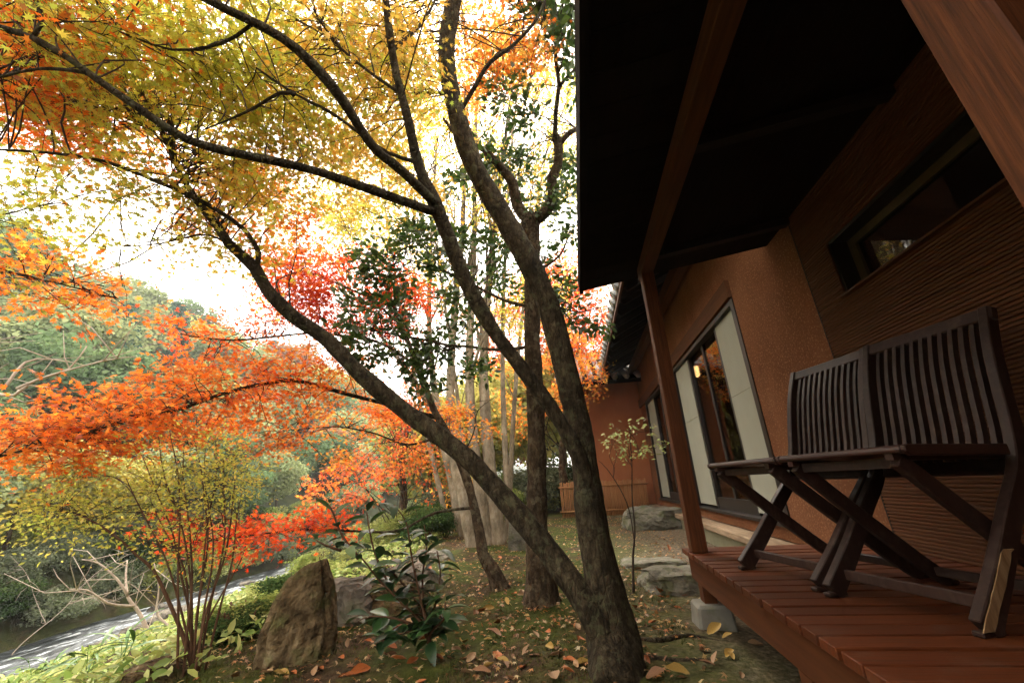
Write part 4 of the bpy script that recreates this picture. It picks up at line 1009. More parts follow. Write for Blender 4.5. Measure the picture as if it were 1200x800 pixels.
def plant(k, loc, h, wide, label, group, name):
    cr, tr_ = PROTO[k][rs.randrange(2)]
    e = empty(name, loc, label, 'tree', group, rz=rs.uniform(0, 6.28))
    for nm, me, kd in (('trunk', tr_, None), ('crown', cr, 'stuff')):
        o = link(nm, me, e, kd); o.scale = (h * wide, h * wide, h)
    return e
wts = ['cedar', 'oak', 'oak', 'sage', 'sage', 'gold', 'rust', 'oak', 'sage']
for row, (xr, sp) in enumerate(((-13.2, 2.3), (-15.6, 2.7), (-18.6, 3.2), (-22.5, 3.8), (-27.5, 4.6), (-33.5, 5.6), (-40, 6.6), (-48, 7.5))):
    y = -xr * .42 + rs.random() * sp
    while y < -xr * 2.6 + 4:
        x_ = xr + rs.uniform(-.9, .9) * (1 + row * .25); y_ = y + rs.uniform(-.4, .4) * sp
        k = rs.choice(wts) if row > 0 else rs.choice(['oak', 'gold', 'oak', 'sage'])
        h = (2.6, 3.6, 4.6, 5.6, 6.6, 7.5, 8.0, 8.5)[row] * rs.uniform(.8, 1.25)
        zg = gz(x_, y_)
        pxl = proj((x_, y_, zg + h * .6))
        if -160 < pxl[0] < 640:
            bd = ('by the far water edge', 'on the lower hillside across the river', 'halfway up the wooded hillside', 'along the crest of the wooded hillside')[(0, 1, 1, 2, 2, 2, 3, 3)[row]]
            plant(k, (x_, y_, zg - .1), h, rs.uniform(.85, 1.15) * (.9 if k == 'cedar' else 1.15), KINDS[k][2].replace('on the wooded hillside', bd), k + ' trees ' + bd, KINDS[k][3])
        y += sp
# trees and shrubs on the near bank beyond the pale trunks
SH = {'azalea': ([(.055, .09, .03), (.08, .12, .04), (.04, .07, .025)], 'clipped dark green shrub'), 'lime': ([(.30, .34, .10), (.38, .40, .14), (.24, .30, .08)], 'pale yellow green shrub'), 'grey': ([(.17, .20, .11), (.22, .25, .15)], 'soft grey green shrub')}
SHP = {k: [crown_mesh('foliage', 'shrub', v[0], 300 + i + len(k), 40, 210, .027) for i in range(2)] for k, v in SH.items()}
def shrub(k, px, py, h, w, where, y=None):
    p = ghit(px, py) if y is None else Vector((px, py, gz(px, py)))
    e = empty('shrub', p - Vector((0, 0, .04)), SH[k][1] + ' ' + where, 'shrub', None, rz=rs.uniform(0, 6.28))
    o = link('foliage', SHP[k][rs.randrange(2)], e, 'stuff'); o.scale = (w, w, h)
    mb = MB()
    for j in range(6):
        a = rs.uniform(0, 6.28); r = rs.uniform(.1, .3) * w
        mb.tube([Vector((0, 0, -.03)), Vector((r * .6 * math.cos(a), r * .6 * math.sin(a), h * .35)), Vector((r * math.cos(a), r * math.sin(a), h * .7))], [.016, .011, .004], 5)
    mb.obj('stems', M['stem_red'], e, smooth=True)
for a in (('azalea', 500, 632, .75, 1.0, 'at the foot of the pale trunks'), ('azalea', 520, 618, .8, 1.0, 'just behind the leaning pale trunk'), ('lime', 470, 630, .9, 1.2, 'below the crimson maple'), ('lime', 440, 640, .8, 1.2, 'behind the glossy leaved plant'),
          ('grey', 640, 585, 1.6, 1.4, 'behind the evergreen trunk near the end wing'), ('lime', 625, 598, 1.3, 1.0, 'right behind the evergreen trunk'), ('lime', 655, 598, 1.2, 1.0, 'beside the bamboo fence'), ('grey', -1.1, 11.5, 1.7, 1.8, 'beyond the pale trunks beside the end wing', 1), ('lime', -2.3, 12.4, 1.5, 1.8, 'far behind the crimson maple upstream', 1), ('grey', -3.6, 11.0, 1.3, 1.8, 'upstream along the near bank', 1), ('azalea', -.6, 12.8, 2.0, 1.6, 'tall beside the wall of the end wing', 1), ('azalea', 692, 600, .45, .5, 'in front of the bamboo fence slats'), ('lime', 595, 612, 1.0, .9, 'between the pale trunks and the evergreen'),
          ('grey', 420, 622, 1.1, 1.6, 'above the river bend'), ('lime', 395, 650, .6, .9, 'behind the pale boulder'), ('grey', 380, 640, .7, 1.2, 'on the bank over the water'), ('lime', 300, 735, .30, .7, 'low on the bank beside the standing stone'), ('azalea', 345, 705, .42, .7, 'right behind the standing stone above the water'), ('lime', 372, 680, .5, .8, 'hiding the stream behind the pale boulder'), ('grey', 392, 664, .6, .9, 'on the bank between the boulder and the crimson maple'), ('lime', 322, 700, .3, .6, 'low beside the stream at the standing stone'), ('azalea', 285, 745, .28, .5, 'low on the bank against the standing stone')):
    shrub(*a)
for (x_, y_, k, h, w, lab) in ((-2.7, 10.6, 'gold', 3.6, 1.0, 'yellow green tree close behind the crimson maple'), (-1.3, 13.6, 'gold', 5.2, 1.0, 'yellow green tree seen between the pale trunks'), (-4.3, 11.8, 'gold', 4.4, 1.0, 'yellow green tree leaning over the bank upstream'), (-.5, 15.0, 'sage', 6.2, .9, 'tall pale green tree behind the end wing gable'), (-3.2, 18.0, 'gold', 7.0, .9, 'tallest yellow green tree upstream'), (-5.2, 13.5, 'sage', 4.2, 1.0, 'pale sage tree growing on the near bank upstream'), (-3.4, 15.5, 'gold', 4.6, 1.0, 'golden green tree upstream beyond the crimson maple'), (-6.6, 17.5, 'gold', 4.2, 1.1, 'broad golden tree at the river bend'),
                               (-1.6, 18.5, 'sage', 5.0, .9, 'pale tree standing behind the end wing'), (-4.8, 20.5, 'oak', 5.0, 1.1, 'dark tree farthest upstream on the near bank'), (-2.5, 22.5, 'rust', 6.0, 1.0, 'rust coloured tree upstream behind the garden'), (-8.0, 23.5, 'sage', 5.0, 1.2, 'pale tree upstream by the water')):
    plant(k, (x_, y_, gz(x_, y_) - .1), h, w, lab, None, 'broadleaf_tree')
# scrub overhanging the far bank
for i in range(54):
    y_ = 4.6 + i * .35 + rs.uniform(-.3, .3); x_ = (-11.7, -12.4, -13.3)[i % 3] - rs.uniform(0, .4); k = rs.choice(['azalea', 'lime', 'grey', 'lime', 'azalea'])
    p = Vector((x_, y_, gz(x_, y_) - .15)); w = rs.uniform(1.1, 1.9) * (.8 if i % 2 else 1.1)
    e = empty('shrub', p, {'azalea': 'dark green scrub', 'lime': 'yellow green scrub', 'grey': 'grey green scrub'}[k] + ' overhanging the far river bank', 'shrub', k + ' scrub on the far bank', rz=rs.uniform(0, 6.28))
    o = link('foliage', SHP[k][rs.randrange(2)], e, 'stuff'); o.scale = (w, w, w * rs.uniform(.6, 1.0))

# ------------------------------------------------------------------ rocks
def rock(name, loc, sx, sy, sz, label, cat, mat, seed=0, taper=.75, rough=.16, cuts=9, sink=.08, rz=0, lean=(0, 0), facet=.0, flat=False, group=None):
    bm = bmesh.new(); bmesh.ops.create_cube(bm, size=2)
    bmesh.ops.subdivide_edges(bm, edges=bm.edges, cuts=cuts, use_grid_fill=True)
    o3 = Vector((seed * 7.3, seed * 3.1, seed))
    for v in bm.verts:
        c = v.co.copy(); sph = c.normalized() * 1.22
        c = c * .62 + sph * .38 if not flat else c * .75 + sph * .25
        h = (c.z + 1) / 2
        k = 1 - (1 - taper) * h
        n = Vector(noise.noise_vector(c * 1.1 + o3)) * rough * 1.6 + Vector(noise.noise_vector(c * 2.7 + o3)) * rough * .7 + Vector(noise.noise_vector(c * 7 + o3)) * rough * .22
        c = Vector((c.x * k, c.y * k, c.z)) + n
        v.co = Vector((c.x * sx / 2 + lean[0] * h, c.y * sy / 2 + lean[1] * h, (c.z + 1) / 2 * sz))
    me = bpy.data.meshes.new(name); bm.to_mesh(me); bm.free(); me.materials.append(mat)
    o = link(name, me); o.location = Vector(loc) - Vector((0, 0, sink)); o.rotation_euler = (0, 0, rz)
    tag(o, label, cat, group); return o
p = ghit(346, 768)
sc_ = p.length / F

def standing_stone(loc):
    bm = bmesh.new(); bmesh.ops.create_cube(bm, size=2); bmesh.ops.subdivide_edges(bm, edges=bm.edges, cuts=22, use_grid_fill=True)
    Hh = [0, .12, .4, .7, .9, 1.0]; Lf = [-.56, -.54, -.47, -.38, -.29, -.22]; Rt = [.50, .54, .54, .46, .38, .30]; Dp = [.36, .36, .32, .27, .22, .18]
    for v in bm.verts:
        c = v.co; h = (c.z + 1) / 2
        l = np.interp(h, Hh, Lf); r = np.interp(h, Hh, Rt); d = np.interp(h, Hh, Dp)
        u, w = c.x, c.y
        e = 1 - .16 * (abs(u) ** 4) * (abs(w) ** 4) * 2
        p = Vector(((l + r) / 2 + (r - l) / 2 * u * e, d * w * e + .05 * u, h * (1.36 - .12 * max(0, -u - .2) + .05 * u)))
        q = p * 1.0
        n = Vector(noise.noise_vector(q * 2.2)) * .050 + Vector(noise.noise_vector(q * 6)) * .020 + Vector(noise.noise_vector(q * 15)) * .009
        k = noise.voronoi(q * 3.2)[0]; n += p.normalized() * ((k[1] - k[0]) * .05)
        v.co = (p + n) * .345
    me = bpy.data.meshes.new('standing_stone'); bm.to_mesh(me); bm.free(); me.materials.append(M['stone'])
    o = link('standing_stone', me); o.location = Vector(loc) - Vector((0, 0, .05)); o.rotation_euler = (0, 0, .45)
    tag(o, 'upright mossy brown standing stone with a slanted top', 'stone')
standing_stone(p)
p = ghit(402, 722); rock('boulder', p, .42, .5, .28, 'pale rounded boulder just behind the standing stone', 'boulder', M['boulder'], 5, .7, .2, rz=.4)
p = ghit(455, 716); rock('boulder', p, .62, .42, .24, 'dark slanting boulder behind the glossy leaved plant', 'boulder', M['stone'], 8, .6, .22, rz=.1)
p = ghit(480, 694); rock('boulder', p, .5, .4, .26, 'pinkish grey boulder at the edge of the moss', 'boulder', M['boulder'], 12, .7, .2, rz=1.0)
p = ghit(175, 800); rock('boulder', p, .27, .2, .15, 'grey weathered rock beside the thin stemmed shrub', 'boulder', M['stone'], 15, .7, .2, rz=.6)
p = ghit(608, 644); rock('stone_marker', p, .24, .22, .42, 'short square stone marker between the tree trunks', 'stone', M['step'], 17, .85, .06, 6, .05, flat=True)
p = ghit(505, 655); rock('boulder', p, .5, .35, .16, 'low pale stone under the leaning pale trunk', 'boulder', M['boulder'], 19, .7, .2)
p = ghit(768, 617); rock('stepping_stone', p, .95, .75, .42, 'thick grey doorstep stone nearest the glass doors', 'stepping stone', M['step'], 21, .9, .16, 9, .14)
p = ghit(764, 662); rock('stepping_stone', p, .55, .36, .13, 'thin flat stepping stone between two thicker slabs', 'stepping stone', M['step'], 23, .9, .16, 9, .08)
p = ghit(793, 692); rock('stepping_stone', p + Vector((.03, .08, 0)), .46, .42, .19, 'thick stepping stone by the corner post', 'stepping stone', M['step'], 25, .92, .16, 9, .07, rz=.2)
for i, (px, py, w, h) in enumerate(((300, 668, 1.6, 1.0), (322, 655, 1.4, 1.0), (262, 680, 1.3, .7), (345, 645, 1.4, .9), (225, 690, 1.0, .55))):
    d = ray(px, py); p = Vector(d * (RIVER_Z / d[2])); p.x = min(p.x, -11.0)
    rock('river_boulder', (p.x - .5, p.y, -2.75), w, w * 1.3, h * 1.5, 'grey rock at the far edge of the rushing river', 'boulder', M['boulder'], 30 + i, .75, .22, 8, .1, group='rocks along the far river edge')

rs = random.Random(77)
for i in range(9):
    x_ = rs.uniform(-11.2, -8.8); y_ = 7.2 + i * .75 + rs.uniform(-.3, .3); w = rs.uniform(.35, .7)
    rock('river_rock', (x_, y_, RIVER_Z - .12), w, w * 1.2, w * .55, 'dark wet rock breaking the rushing water', 'rock', M['boulder'], 50 + i, .75, .24, 7, .0, group='rocks in the stream')
# ------------------------------------------------------------------ many stemmed shrub by the standing stone
b = ghit(226, 790)
ms = Tree('stem_shrub', 'tall many stemmed shrub with feathery yellow green leaves beside the bank', 'shrub', b - Vector((0, 0, .03)))
rb = b.length; rs = random.Random(8)
tops = [(148, 560, -.1), (165, 530, .0), (185, 512, .1), (200, 505, -.1), (215, 520, .1), (228, 510, .2), (240, 530, 0), (252, 515, -.1), (262, 530, .1), (275, 545, .15), (285, 570, 0), (288, 640, .1), (180, 590, .15)]
for i, (tx, ty, dr) in enumerate(tops):
    q = b + Vector((rs.uniform(-.05, .05), rs.uniform(-.05, .05), -.03)); t = PR(tx, ty, rb + dr)
    m_ = q.lerp(t, .5) + Vector((rs.uniform(-.04, .04) - (q.x - t.x) * -.0, 0, .06)); m_.x += (q.x - t.x) * .18
    ms.limb([q, q.lerp(m_, .5) + Vector((rs.uniform(-.02, .02), 0, .02)), m_, m_.lerp(t, .55) + Vector((rs.uniform(-.03, .03), 0, .02)), t], [.0062, .0056, .0046, .0034, .0018], M['stem_red'], 'stem', 6, .06, .1, wob=.012, seed=i)
ms.limb([b, PR(215, 745, rb), PR(198, 705, rb), PR(180, 668, rb), PR(160, 650, rb), PR(130, 625, rb), PR(95, 605, rb + .05), PR(70, 600, rb + .1)], [.009, .009, .008, .007, .006, .005, .004, .003], M['stem_red'], 'stem', 6, .05, .1, wob=.01)
FE = [(.72, .66, .13), (.60, .60, .11), (.80, .68, .14), (.50, .54, .10)]
ms.blobs([(210, 545, 75, 35, rb - .25, rb + .3, 26, FE), (140, 580, 70, 30, rb - .1, rb + .35, 15, FE), (260, 570, 40, 40, rb - .2, rb + .3, 22, FE), (90, 605, 55, 18, rb - .1, rb + .3, 16, FE), (195, 610, 60, 35, rb - .2, rb + .3, 16, FE), (60, 590, 30, 15, rb, rb + .3, 5, FE), (235, 650, 50, 30, rb - .1, rb + .2, 6, FE)], .17, 54, .023, tmpl='diam', flat=.5, tilt=.5, tw=.0011, jit=.8)
ms.finish()

# ------------------------------------------------------------------ glossy broad leaved plant: every leaf is a part
def broad_leaf_mesh(name, bend, fold):
    n = 7; vs = []; fs = []
    for i in range(n):
        t = i / (n - 1); w = .5 * .56 * (math.sin(math.pi * min(1, t * .96 + .02)) ** .75) * (1 - .25 * t)
        z = -bend * t * t
        vs += [(t, -w, z + fold * w), (t, 0, z), (t, w, z + fold * w)]
    for i in range(n - 1):
        a = i * 3
        fs += [(a, a + 1, a + 4, a + 3), (a + 1, a + 2, a + 5, a + 4)]
    me = bpy.data.meshes.new(name); me.from_pydata(vs, [], fs); me.materials.append(M['broad']); me.polygons.foreach_set('use_smooth', [True] * len(fs)); return me
def broad_mat():
    m, N, L, out = new_mat('glossy_broad_leaf')
    oi = N.new('ShaderNodeObjectInfo')
    r = ramp(N, [(0, (.014, .038, .012)), (.6, (.030, .075, .020)), (.95, (.055, .12, .030)), (1, (.12, .17, .05))]); L.new(oi.outputs['Random'], r.inputs[0])
    b = N.new('ShaderNodeBsdfPrincipled'); b.inputs['Roughness'].default_value = .34; L.new(r.outputs[0], b.inputs['Base Color'])
    t = N.new('ShaderNodeBsdfTranslucent'); L.new(r.outputs[0], t.inputs[0])
    mx = N.new('ShaderNodeMixShader'); mx.inputs[0].default_value = .25; L.new(b.outputs[0], mx.inputs[1]); L.new(t.outputs[0], mx.inputs[2]); L.new(mx.outputs[0], out.inputs[0]); return m
M['broad'] = broad_mat()
BL = [broad_leaf_mesh('leaf', .25, .35), broad_leaf_mesh('leaf', .45, .25), broad_leaf_mesh('leaf', .1, .5)]
b = ghit(505, 772); rb = b.length
bp_ = empty('broad_leaf_plant', b, 'bushy plant with large glossy dark green leaves on the moss', 'plant')
rs = random.Random(14); mb = MB(); nleaf = 0
stems = [[(500, 735), (490, 690), (482, 650), (476, 612), (462, 592)], [(497, 735), (470, 705), (445, 680), (425, 655), (408, 640)], [(503, 735), (512, 700), (516, 670), (512, 645)], [(497, 740), (465, 725), (435, 722), (420, 728)],
         [(495, 730), (460, 690), (440, 650), (432, 615), (430, 600)], [(500, 730), (495, 680), (500, 640), (497, 615)], [(500, 742), (480, 740), (460, 745), (445, 750)], [(500, 735), (485, 700), (462, 672), (452, 660)], [(420, 655), (400, 625), (390, 600), (385, 590)], [(400, 645), (380, 638), (370, 632)], [(505, 742), (520, 725), (522, 705)]]
for si, s_ in enumerate(stems):
    dr = rs.uniform(-.14, .16)
    pts = ([b - Vector((0, 0, .02))] if si not in (8, 9) else []) + [PR(px, py, rb + dr * (i + 1) / len(s_)) for i, (px, py) in enumerate(s_)]
    q, r_ = catmull(pts, [.008 - .005 * i / (len(pts) - 1) for i in range(len(pts))], .03)
    mb.tube([v - b for v in q], r_, 6)
    nl = 19 if si not in (8, 9) else 6
    for j in range(nl):
        t = (.30 if si not in (8, 9) else .2) + (1 - (.30 if si not in (8, 9) else .2)) * (j + 1) / nl
        i = min(len(q) - 1, int(t * (len(q) - 1))); i0 = max(0, i - 1)
        ax = (q[i] - q[i0]).normalized() if i > i0 else Vector((0, 0, 1))
        a = j * 2.4 + rs.uniform(-.5, .5)
        out = Vector((math.cos(a), math.sin(a), rs.uniform(-.45, .5))) + ax * rs.uniform(.1, .6)
        out.normalize(); nz_ = Vector((rs.uniform(-.4, .4), rs.uniform(-.4, .4), 1)); nz_ = (nz_ - out * nz_.dot(out)).normalized()
        sz = rs.uniform(.080, .128)
        o = link('leaf', BL[rs.randrange(3)], bp_)
        yv_ = nz_.cross(out); st_ = q[i] - b + out * .012
        o.matrix_local = Matrix(((out.x * sz, yv_.x * sz, nz_.x * sz, st_.x), (out.y * sz, yv_.y * sz, nz_.y * sz, st_.y), (out.z * sz, yv_.z * sz, nz_.z * sz, st_.z), (0, 0, 0, 1)))
        nleaf += 1
mb.obj('stems', M['stem_red'], bp_, smooth=True)

# ------------------------------------------------------------------ young sapling by the corner post
b = ghit(742, 694)
sp_ = Tree('sapling', 'thin young sapling with a few pale green leaves near the corner post', 'sapling', b - Vector((0, 0, .02)))
rb = b.length
sp_.limb([b - Vector((0, 0, .02)), PR(742, 650, rb), PR(744, 618, rb), PR(741, 580, rb), PR(741, 540, rb + .03), PR(738, 505, rb + .05)], [.010, .009, .007, .005, .004, .002], M['twig'], 'trunk', 6, .06, .15, wob=.015)
sp_.limb([PR(744, 640, rb), PR(738, 600, rb), PR(726, 572, rb), PR(712, 550, rb), PR(702, 540, rb)], [.006, .005, .004, .003, .002], M['twig'], 'branch', 5, .06, .1, wob=.01)
sp_.blobs([(735, 512, 30, 12, rb - .1, rb + .2, 8, [(.34, .40, .14), (.42, .46, .2), (.5, .5, .25)]), (752, 525, 18, 10, rb - .1, rb + .2, 4, [(.30, .36, .12)]), (738, 540, 20, 14, rb - .1, rb + .2, 4, [(.40, .44, .16)])], .11, 12, .035, tmpl='oval', flat=.4, tw=.0012, subs=3)
sp_.finish()

# ------------------------------------------------------------------ bare bleached shrubs over the water
def bare(name, label, base, paths, r_a, r_b, mat='bare_branch', twigs=26, seed=1, tl=.35):
    t = Tree(name, label, 'shrub', base)
    rs = random.Random(seed)
    for i, pth in enumerate(paths):
        n = len(pth); k = .6 if i else 1.0
        t.limb(pth, [(r_a + (r_b - r_a) * j / (n - 1)) * k for j in range(n)], M[mat], 'branch' if i else 'trunk', 7, .07, .12, wob=.02, seed=i)
    mb = MB()
    for i in range(twigs):
        p, r = t.pts[rs.randrange(len(t.pts) // 4, len(t.pts))]
        d = Vector((rs.gauss(0, 1), rs.gauss(0, .6), rs.gauss(.35, .6))).normalized(); L_ = tl * rs.uniform(.5, 1.5)
        mb.tube([v - t.base for v in (p, p + d * L_ * .5 + Vector((rs.gauss(0, .03), 0, rs.gauss(0, .03))), p + d * L_ + Vector((rs.gauss(0, .06), 0, rs.gauss(0, .05))))], [min(r, .005), .0034, .0015], 4)
    mb.obj('twigs', M[mat], t.root, smooth=True, kind='stuff')
b = ghit(2, 790); r = b.length
bare('bare_shrub', 'bare bleached shrub arching over the bank beside the bamboo grass', b - Vector((0, 0, .03)), [[b, PR(24, 755, r), PR(54, 731, r + .05), PR(81, 707, r + .1), PR(93, 689, r + .12), PR(117, 668, r + .2), PR(150, 650, r + .3)], [PR(54, 731, r + .05), PR(40, 700, r + .1), PR(30, 670, r + .2), PR(10, 650, r + .3)], [PR(81, 707, r + .1), PR(110, 700, r + .2), PR(135, 705, r + .3)]], .011, .004, twigs=40, seed=2, tl=.3)
b = ghit(175, 748); r = b.length
bare('bare_shrub', 'forked white barked bare shrub standing against the river', b - Vector((0, 0, .03)), [[b, PR(168, 728, r), PR(160, 712, r), PR(150, 698, r), PR(147, 680, r + .1), PR(150, 655, r + .2)], [PR(158, 710, r), PR(126, 707, r - .1), PR(99, 692, r - .2), PR(80, 690, r - .2)], [PR(150, 698, r), PR(138, 678, r), PR(115, 660, r), PR(95, 655, r)], [b + Vector((.3, .1, 0)), PR(185, 720, r), PR(187, 690, r), PR(180, 660, r)]], .022, .007, twigs=26, seed=3, tl=.45)
b = Vector((-5.6, 2.2, gz(-5.6, 2.2)))
bare('bare_tree', 'bare pale tree leaning over the bank, its twigs against the hillside', b, [[b, b + Vector((.1, .1, 1.5)), b + Vector((.3, .2, 3.0)), PR(0, 462, 5.0), PR(40, 446, 4.9), PR(80, 432, 4.8), PR(100, 405, 4.8)], [PR(20, 455, 4.95), PR(60, 440, 4.8), PR(120, 425, 4.7), PR(160, 418, 4.6)], [PR(5, 455, 5.0), PR(30, 425, 5.1), PR(60, 422, 5.1), PR(100, 430, 5.1)]], .02, .004, 'bare_branch', 24, 5, .5)

# ------------------------------------------------------------------ bamboo grass at the water side
def blade_mesh():
    n = 6; vs = []; fs = []
    for i in range(n):
        t = i / (n - 1); w = .062 * math.sin(math.pi * (t * .93 + .06)) ** .8
        z = .22 * t - .42 * t * t
        vs += [(t, -w, z + w * .4), (t, 0, z), (t, w, z + w * .4)]
    for i in range(n - 1):
        a = i * 3; fs += [(a, a + 1, a + 4, a + 3), (a + 1, a + 2, a + 5, a + 4)]
    me = bpy.data.meshes.new('blade'); me.from_pydata(vs, [], fs); me.materials.append(M['sasa']); me.polygons.foreach_set('use_smooth', [True] * len(fs)); return me
M['sasa'] = surf('bamboo_grass_blade', [(.3, (.05, .12, .025)), (.7, (.12, .22, .05))], (3, 3, 3), rough=.45, bump=0, rand=.35)
BLD = blade_mesh()
for ci, (px, py, nb, lab) in enumerate(((100, 800, 16, 'clump of broad bladed bamboo grass beside the weathered rock'), (40, 806, 12, 'clump of bamboo grass at the foot of the arching bare shrub'), (140, 790, 8, 'small clump of bamboo grass against the stem shrub'), (300, 720, 7, 'small tuft of bamboo grass beside the standing stone'))):
    b = ghit(px, py); e = empty('bamboo_grass', b, lab, 'grass clump'); rs = random.Random(ci)
    mb = MB()
    for s_ in range(4):
        a = rs.uniform(0, 6.28); top = Vector((.09 * math.cos(a), .09 * math.sin(a), rs.uniform(.12, .22)))
        mb.tube([Vector((.01 * math.cos(a), .01 * math.sin(a), -.03)), top * .5, top], [.003, .0025, .0015], 5)
        for j in range(nb // 4):
            a2 = a + rs.uniform(-1.8, 1.8); o = link('blade', BLD, e); sz = rs.uniform(.13, .24)
            o.location = top * rs.uniform(.55, 1.0); o.rotation_euler = (rs.uniform(-.4, .4), rs.uniform(-.9, .1), a2); o.scale = (sz, sz, sz)
    mb.obj('stems', M['sasa'], e)

# ------------------------------------------------------------------ moss, ground cover, fallen leaves
def gpos(n, x0, x1, y0, y1, test=None):
    x = RNG.uniform(x0, x1, n); y = y0 + (y1 - y0) * RNG.random(n) ** 1.4
    out = [(a, b, gz(a, b)) for a, b in zip(x, y) if (test is None or test(a, b))]
    return np.array(out)
def clear(a, b): return not (a > .5 and b < 2.95) and not (a > 1.4)
Pm = gpos(52000, -2.6, .55, 1.25, 5.0, lambda a, b: clear(a, b) and noise.noise(Vector((a * 1.7, b * 1.7, 2))) > -.05)
nn = len(Pm)
BLADE = (np.array([(0, -.10, 0), (0, .10, 0), (.5, .07, .16), (1, 0, .1)]), np.array([(0, 1, 2), (0, 2, 3)]))
me = leaves_mesh('moss', BLADE, Pm - np.array([0, 0, .004]), RNG.normal(0, 1, (nn, 3)) * np.array([1, 1, .3]), np.array([0, 0, 1.0]) + RNG.normal(0, .75, (nn, 3)), RNG.uniform(.010, .026, nn), pick_cols([(.055, .070, .011), (.040, .055, .008), (.078, .090, .017), (.10, .095, .024)], nn), M['grass'])
tag(link('moss', me), 'thick green moss covering the garden floor under the trees', 'moss', kind='stuff')
Pg = gpos(15000, -6.4, -1.9, 1.2, 10.5, lambda a, b: a < -1.75 - .12 * max(0, b - 2.5) + .1 * noise.noise(Vector((a, b, 0))))
nn = len(Pg)
me = leaves_mesh('ground_cover', OVAL, Pg + np.stack([np.zeros(nn), np.zeros(nn), RNG.uniform(.01, .10, nn)], 1), np.array([0, 0, 1.0]) + RNG.normal(0, .5, (nn, 3)), RNG.normal(0, 1, (nn, 3)), RNG.uniform(.045, .085, nn), pick_cols([(.36, .42, .11), (.28, .36, .09), (.46, .48, .16), (.18, .26, .06)], nn), M['grass'])
tag(link('ground_cover', me), 'pale green leafy ground cover on the river bank', 'ground cover', kind='stuff')
# small litter: maple leaves and needles of leaf nobody could count
Pl = np.concatenate([gpos(4800, -2.4, 1.35, 2.6, 9.3, clear), gpos(1500, -2.4, .9, 1.3, 2.8, clear)]); nn = len(Pl)
me = leaves_mesh('leaf_litter', MAPLE5, Pl + np.array([0, 0, .012]), np.array([0, 0, 1.0]) + RNG.normal(0, .35, (nn, 3)), RNG.normal(0, 1, (nn, 3)), RNG.uniform(.012, .028, nn), pick_cols([(.34, .22, .09), (.34, .14, .05), (.42, .30, .14), (.20, .09, .04), (.42, .19, .06)], nn), M['litter'])
tag(link('leaf_litter', me), 'small dry maple leaves littering the moss and gravel', 'leaf litter', kind='stuff')
# large fallen leaves, one object each
def dry_leaf(seed):
    rs = random.Random(seed); n = 6; vs = []; fs = []; cur = rs.uniform(.5, 1.6); bend = rs.uniform(-.5, .7)
    for i in range(n):
        t = i / (n - 1); w = .25 * math.sin(math.pi * (t * .92 + .05)) ** .8
        for q in (-1, -.5, 0, .5, 1):
            vs.append((t, w * q + rs.uniform(-.01, .01), cur * (w * q) ** 2 * 4 * .6 + bend * (t - .5) ** 2 * .5 + rs.uniform(-.012, .012)))
    for i in range(n - 1):
        for q in range(4):
            a = i * 5 + q; fs.append((a, a + 1, a + 6, a + 5))
    m0 = min(v[2] for v in vs)
    vs = [(a, b, c - m0) for a, b, c in vs]
    return vs, fs
DRY = {}
cols = {'orange': [(.2, (.22, .06, .016)), (.8, (.45, .14, .035))], 'tan': [(.2, (.20, .11, .05)), (.8, (.42, .27, .15))], 'brown': [(.2, (.12, .055, .025)), (.8, (.28, .14, .065))], 'yellow': [(.2, (.26, .15, .035)), (.8, (.45, .30, .08))]}
for k, st_ in cols.items():
    M['dry_' + k] = surf('dry_%s_leaf' % k, st_, (30, 30, 30), rough=.6, bump=.3, bdist=.001, rand=.2)
    DRY[k] = []
    for v in range(4):
        vs, fs = dry_leaf(v * 7 + len(k)); me = bpy.data.meshes.new('fallen_leaf'); me.from_pydata(vs, [], fs); me.materials.append(M['dry_' + k]); me.polygons.foreach_set('use_smooth', [True] * len(fs)); DRY[k].append(me)
LAB = {'orange': 'curled orange brown leaf fallen on the moss', 'tan': 'pale tan leaf fallen on the moss', 'brown': 'dark brown curled leaf fallen on the moss', 'yellow': 'yellow leaf fallen on the moss'}
rs = random.Random(33)
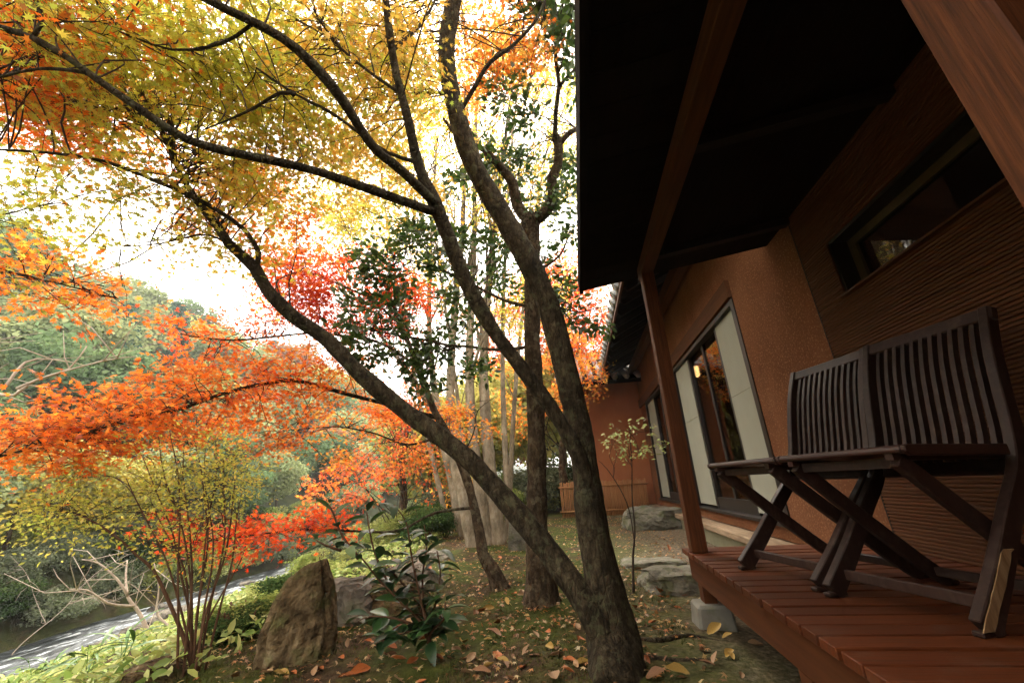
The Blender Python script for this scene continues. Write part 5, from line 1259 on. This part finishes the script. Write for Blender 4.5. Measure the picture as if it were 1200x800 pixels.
pix = [(590, 618 + 100), (600, 697), (588, 703), (612, 692), (622, 712), (590, 725), (570, 715), (606, 745), (640, 742), (583, 775), (545, 755), (540, 790), (560, 792), (575, 790), (610, 785), (648, 790), (675, 782), (595, 785), (745, 715), (752, 720), (757, 735), (790, 712), (680, 740), (530, 760), (520, 775), (500, 800), (410, 790), (395, 780), (370, 785), (345, 790), (435, 800), (462, 795), (320, 790), (280, 795), (855, 735), (840, 715), (870, 790), (905, 780), (822, 732), (830, 745), (770, 700), (655, 765), (560, 740), (620, 770), (450, 770)]
while len(pix) < 200:
    pix.append((rs.uniform(300, 880), 640 + 158 * rs.random() ** .8))
MARKS = [(n_, ghit(a_, b_)) for n_, a_, b_ in (('at the foot of the big maple', 720, 795), ('around the evergreen trunk', 632, 712), ('beside the standing stone', 345, 775), ('under the glossy leaved plant', 500, 772), ('by the corner footing stone of the deck', 830, 722), ('at the foot of the slender orange maple', 585, 690), ('near the stepping stones', 780, 690), ('among the pale trunks', 565, 642), ('on the mossy slope before the big maple', 600, 780), ('on the bare roots by the deck', 860, 775))]
for (px, py) in pix:
    p = ghit(px, py)
    if p.x > .52 and p.y < 2.9 and rs.random() < .5: continue
    if p.x < -2.3: continue
    k = rs.choice(['orange', 'tan', 'tan', 'brown', 'orange', 'yellow'])
    o = link('fallen_leaf', DRY[k][rs.randrange(4)]); sz = rs.uniform(.040, .098)
    o.location = p + Vector((0, 0, .006)); o.scale = (sz, sz, sz); o.rotation_euler = (rs.uniform(-.6, .6), rs.uniform(-.6, .6), rs.uniform(0, 6.28))
    near = min(MARKS, key=lambda m_: (m_[1] - p).length)[0]
    tag(o, LAB[k].replace('on the moss', near), 'leaf', k + ' leaves fallen ' + near)

# ------------------------------------------------------------------ damp valley air
hz = MB().box(-200, 180, -75, 440, -5.0, 34.0).obj('haze')
hz['kind'] = 'stuff'; hz['label'] = 'thin damp haze filling the river valley'
m, N, L, out = new_mat('valley_haze')
pv = N.new('ShaderNodeVolumePrincipled'); pv.inputs['Color'].default_value = (.92, .97, 1.0, 1); pv.inputs['Density'].default_value = .0014; pv.inputs['Anisotropy'].default_value = .2
L.new(pv.outputs[0], out.inputs['Volume']); hz.data.materials.append(m)
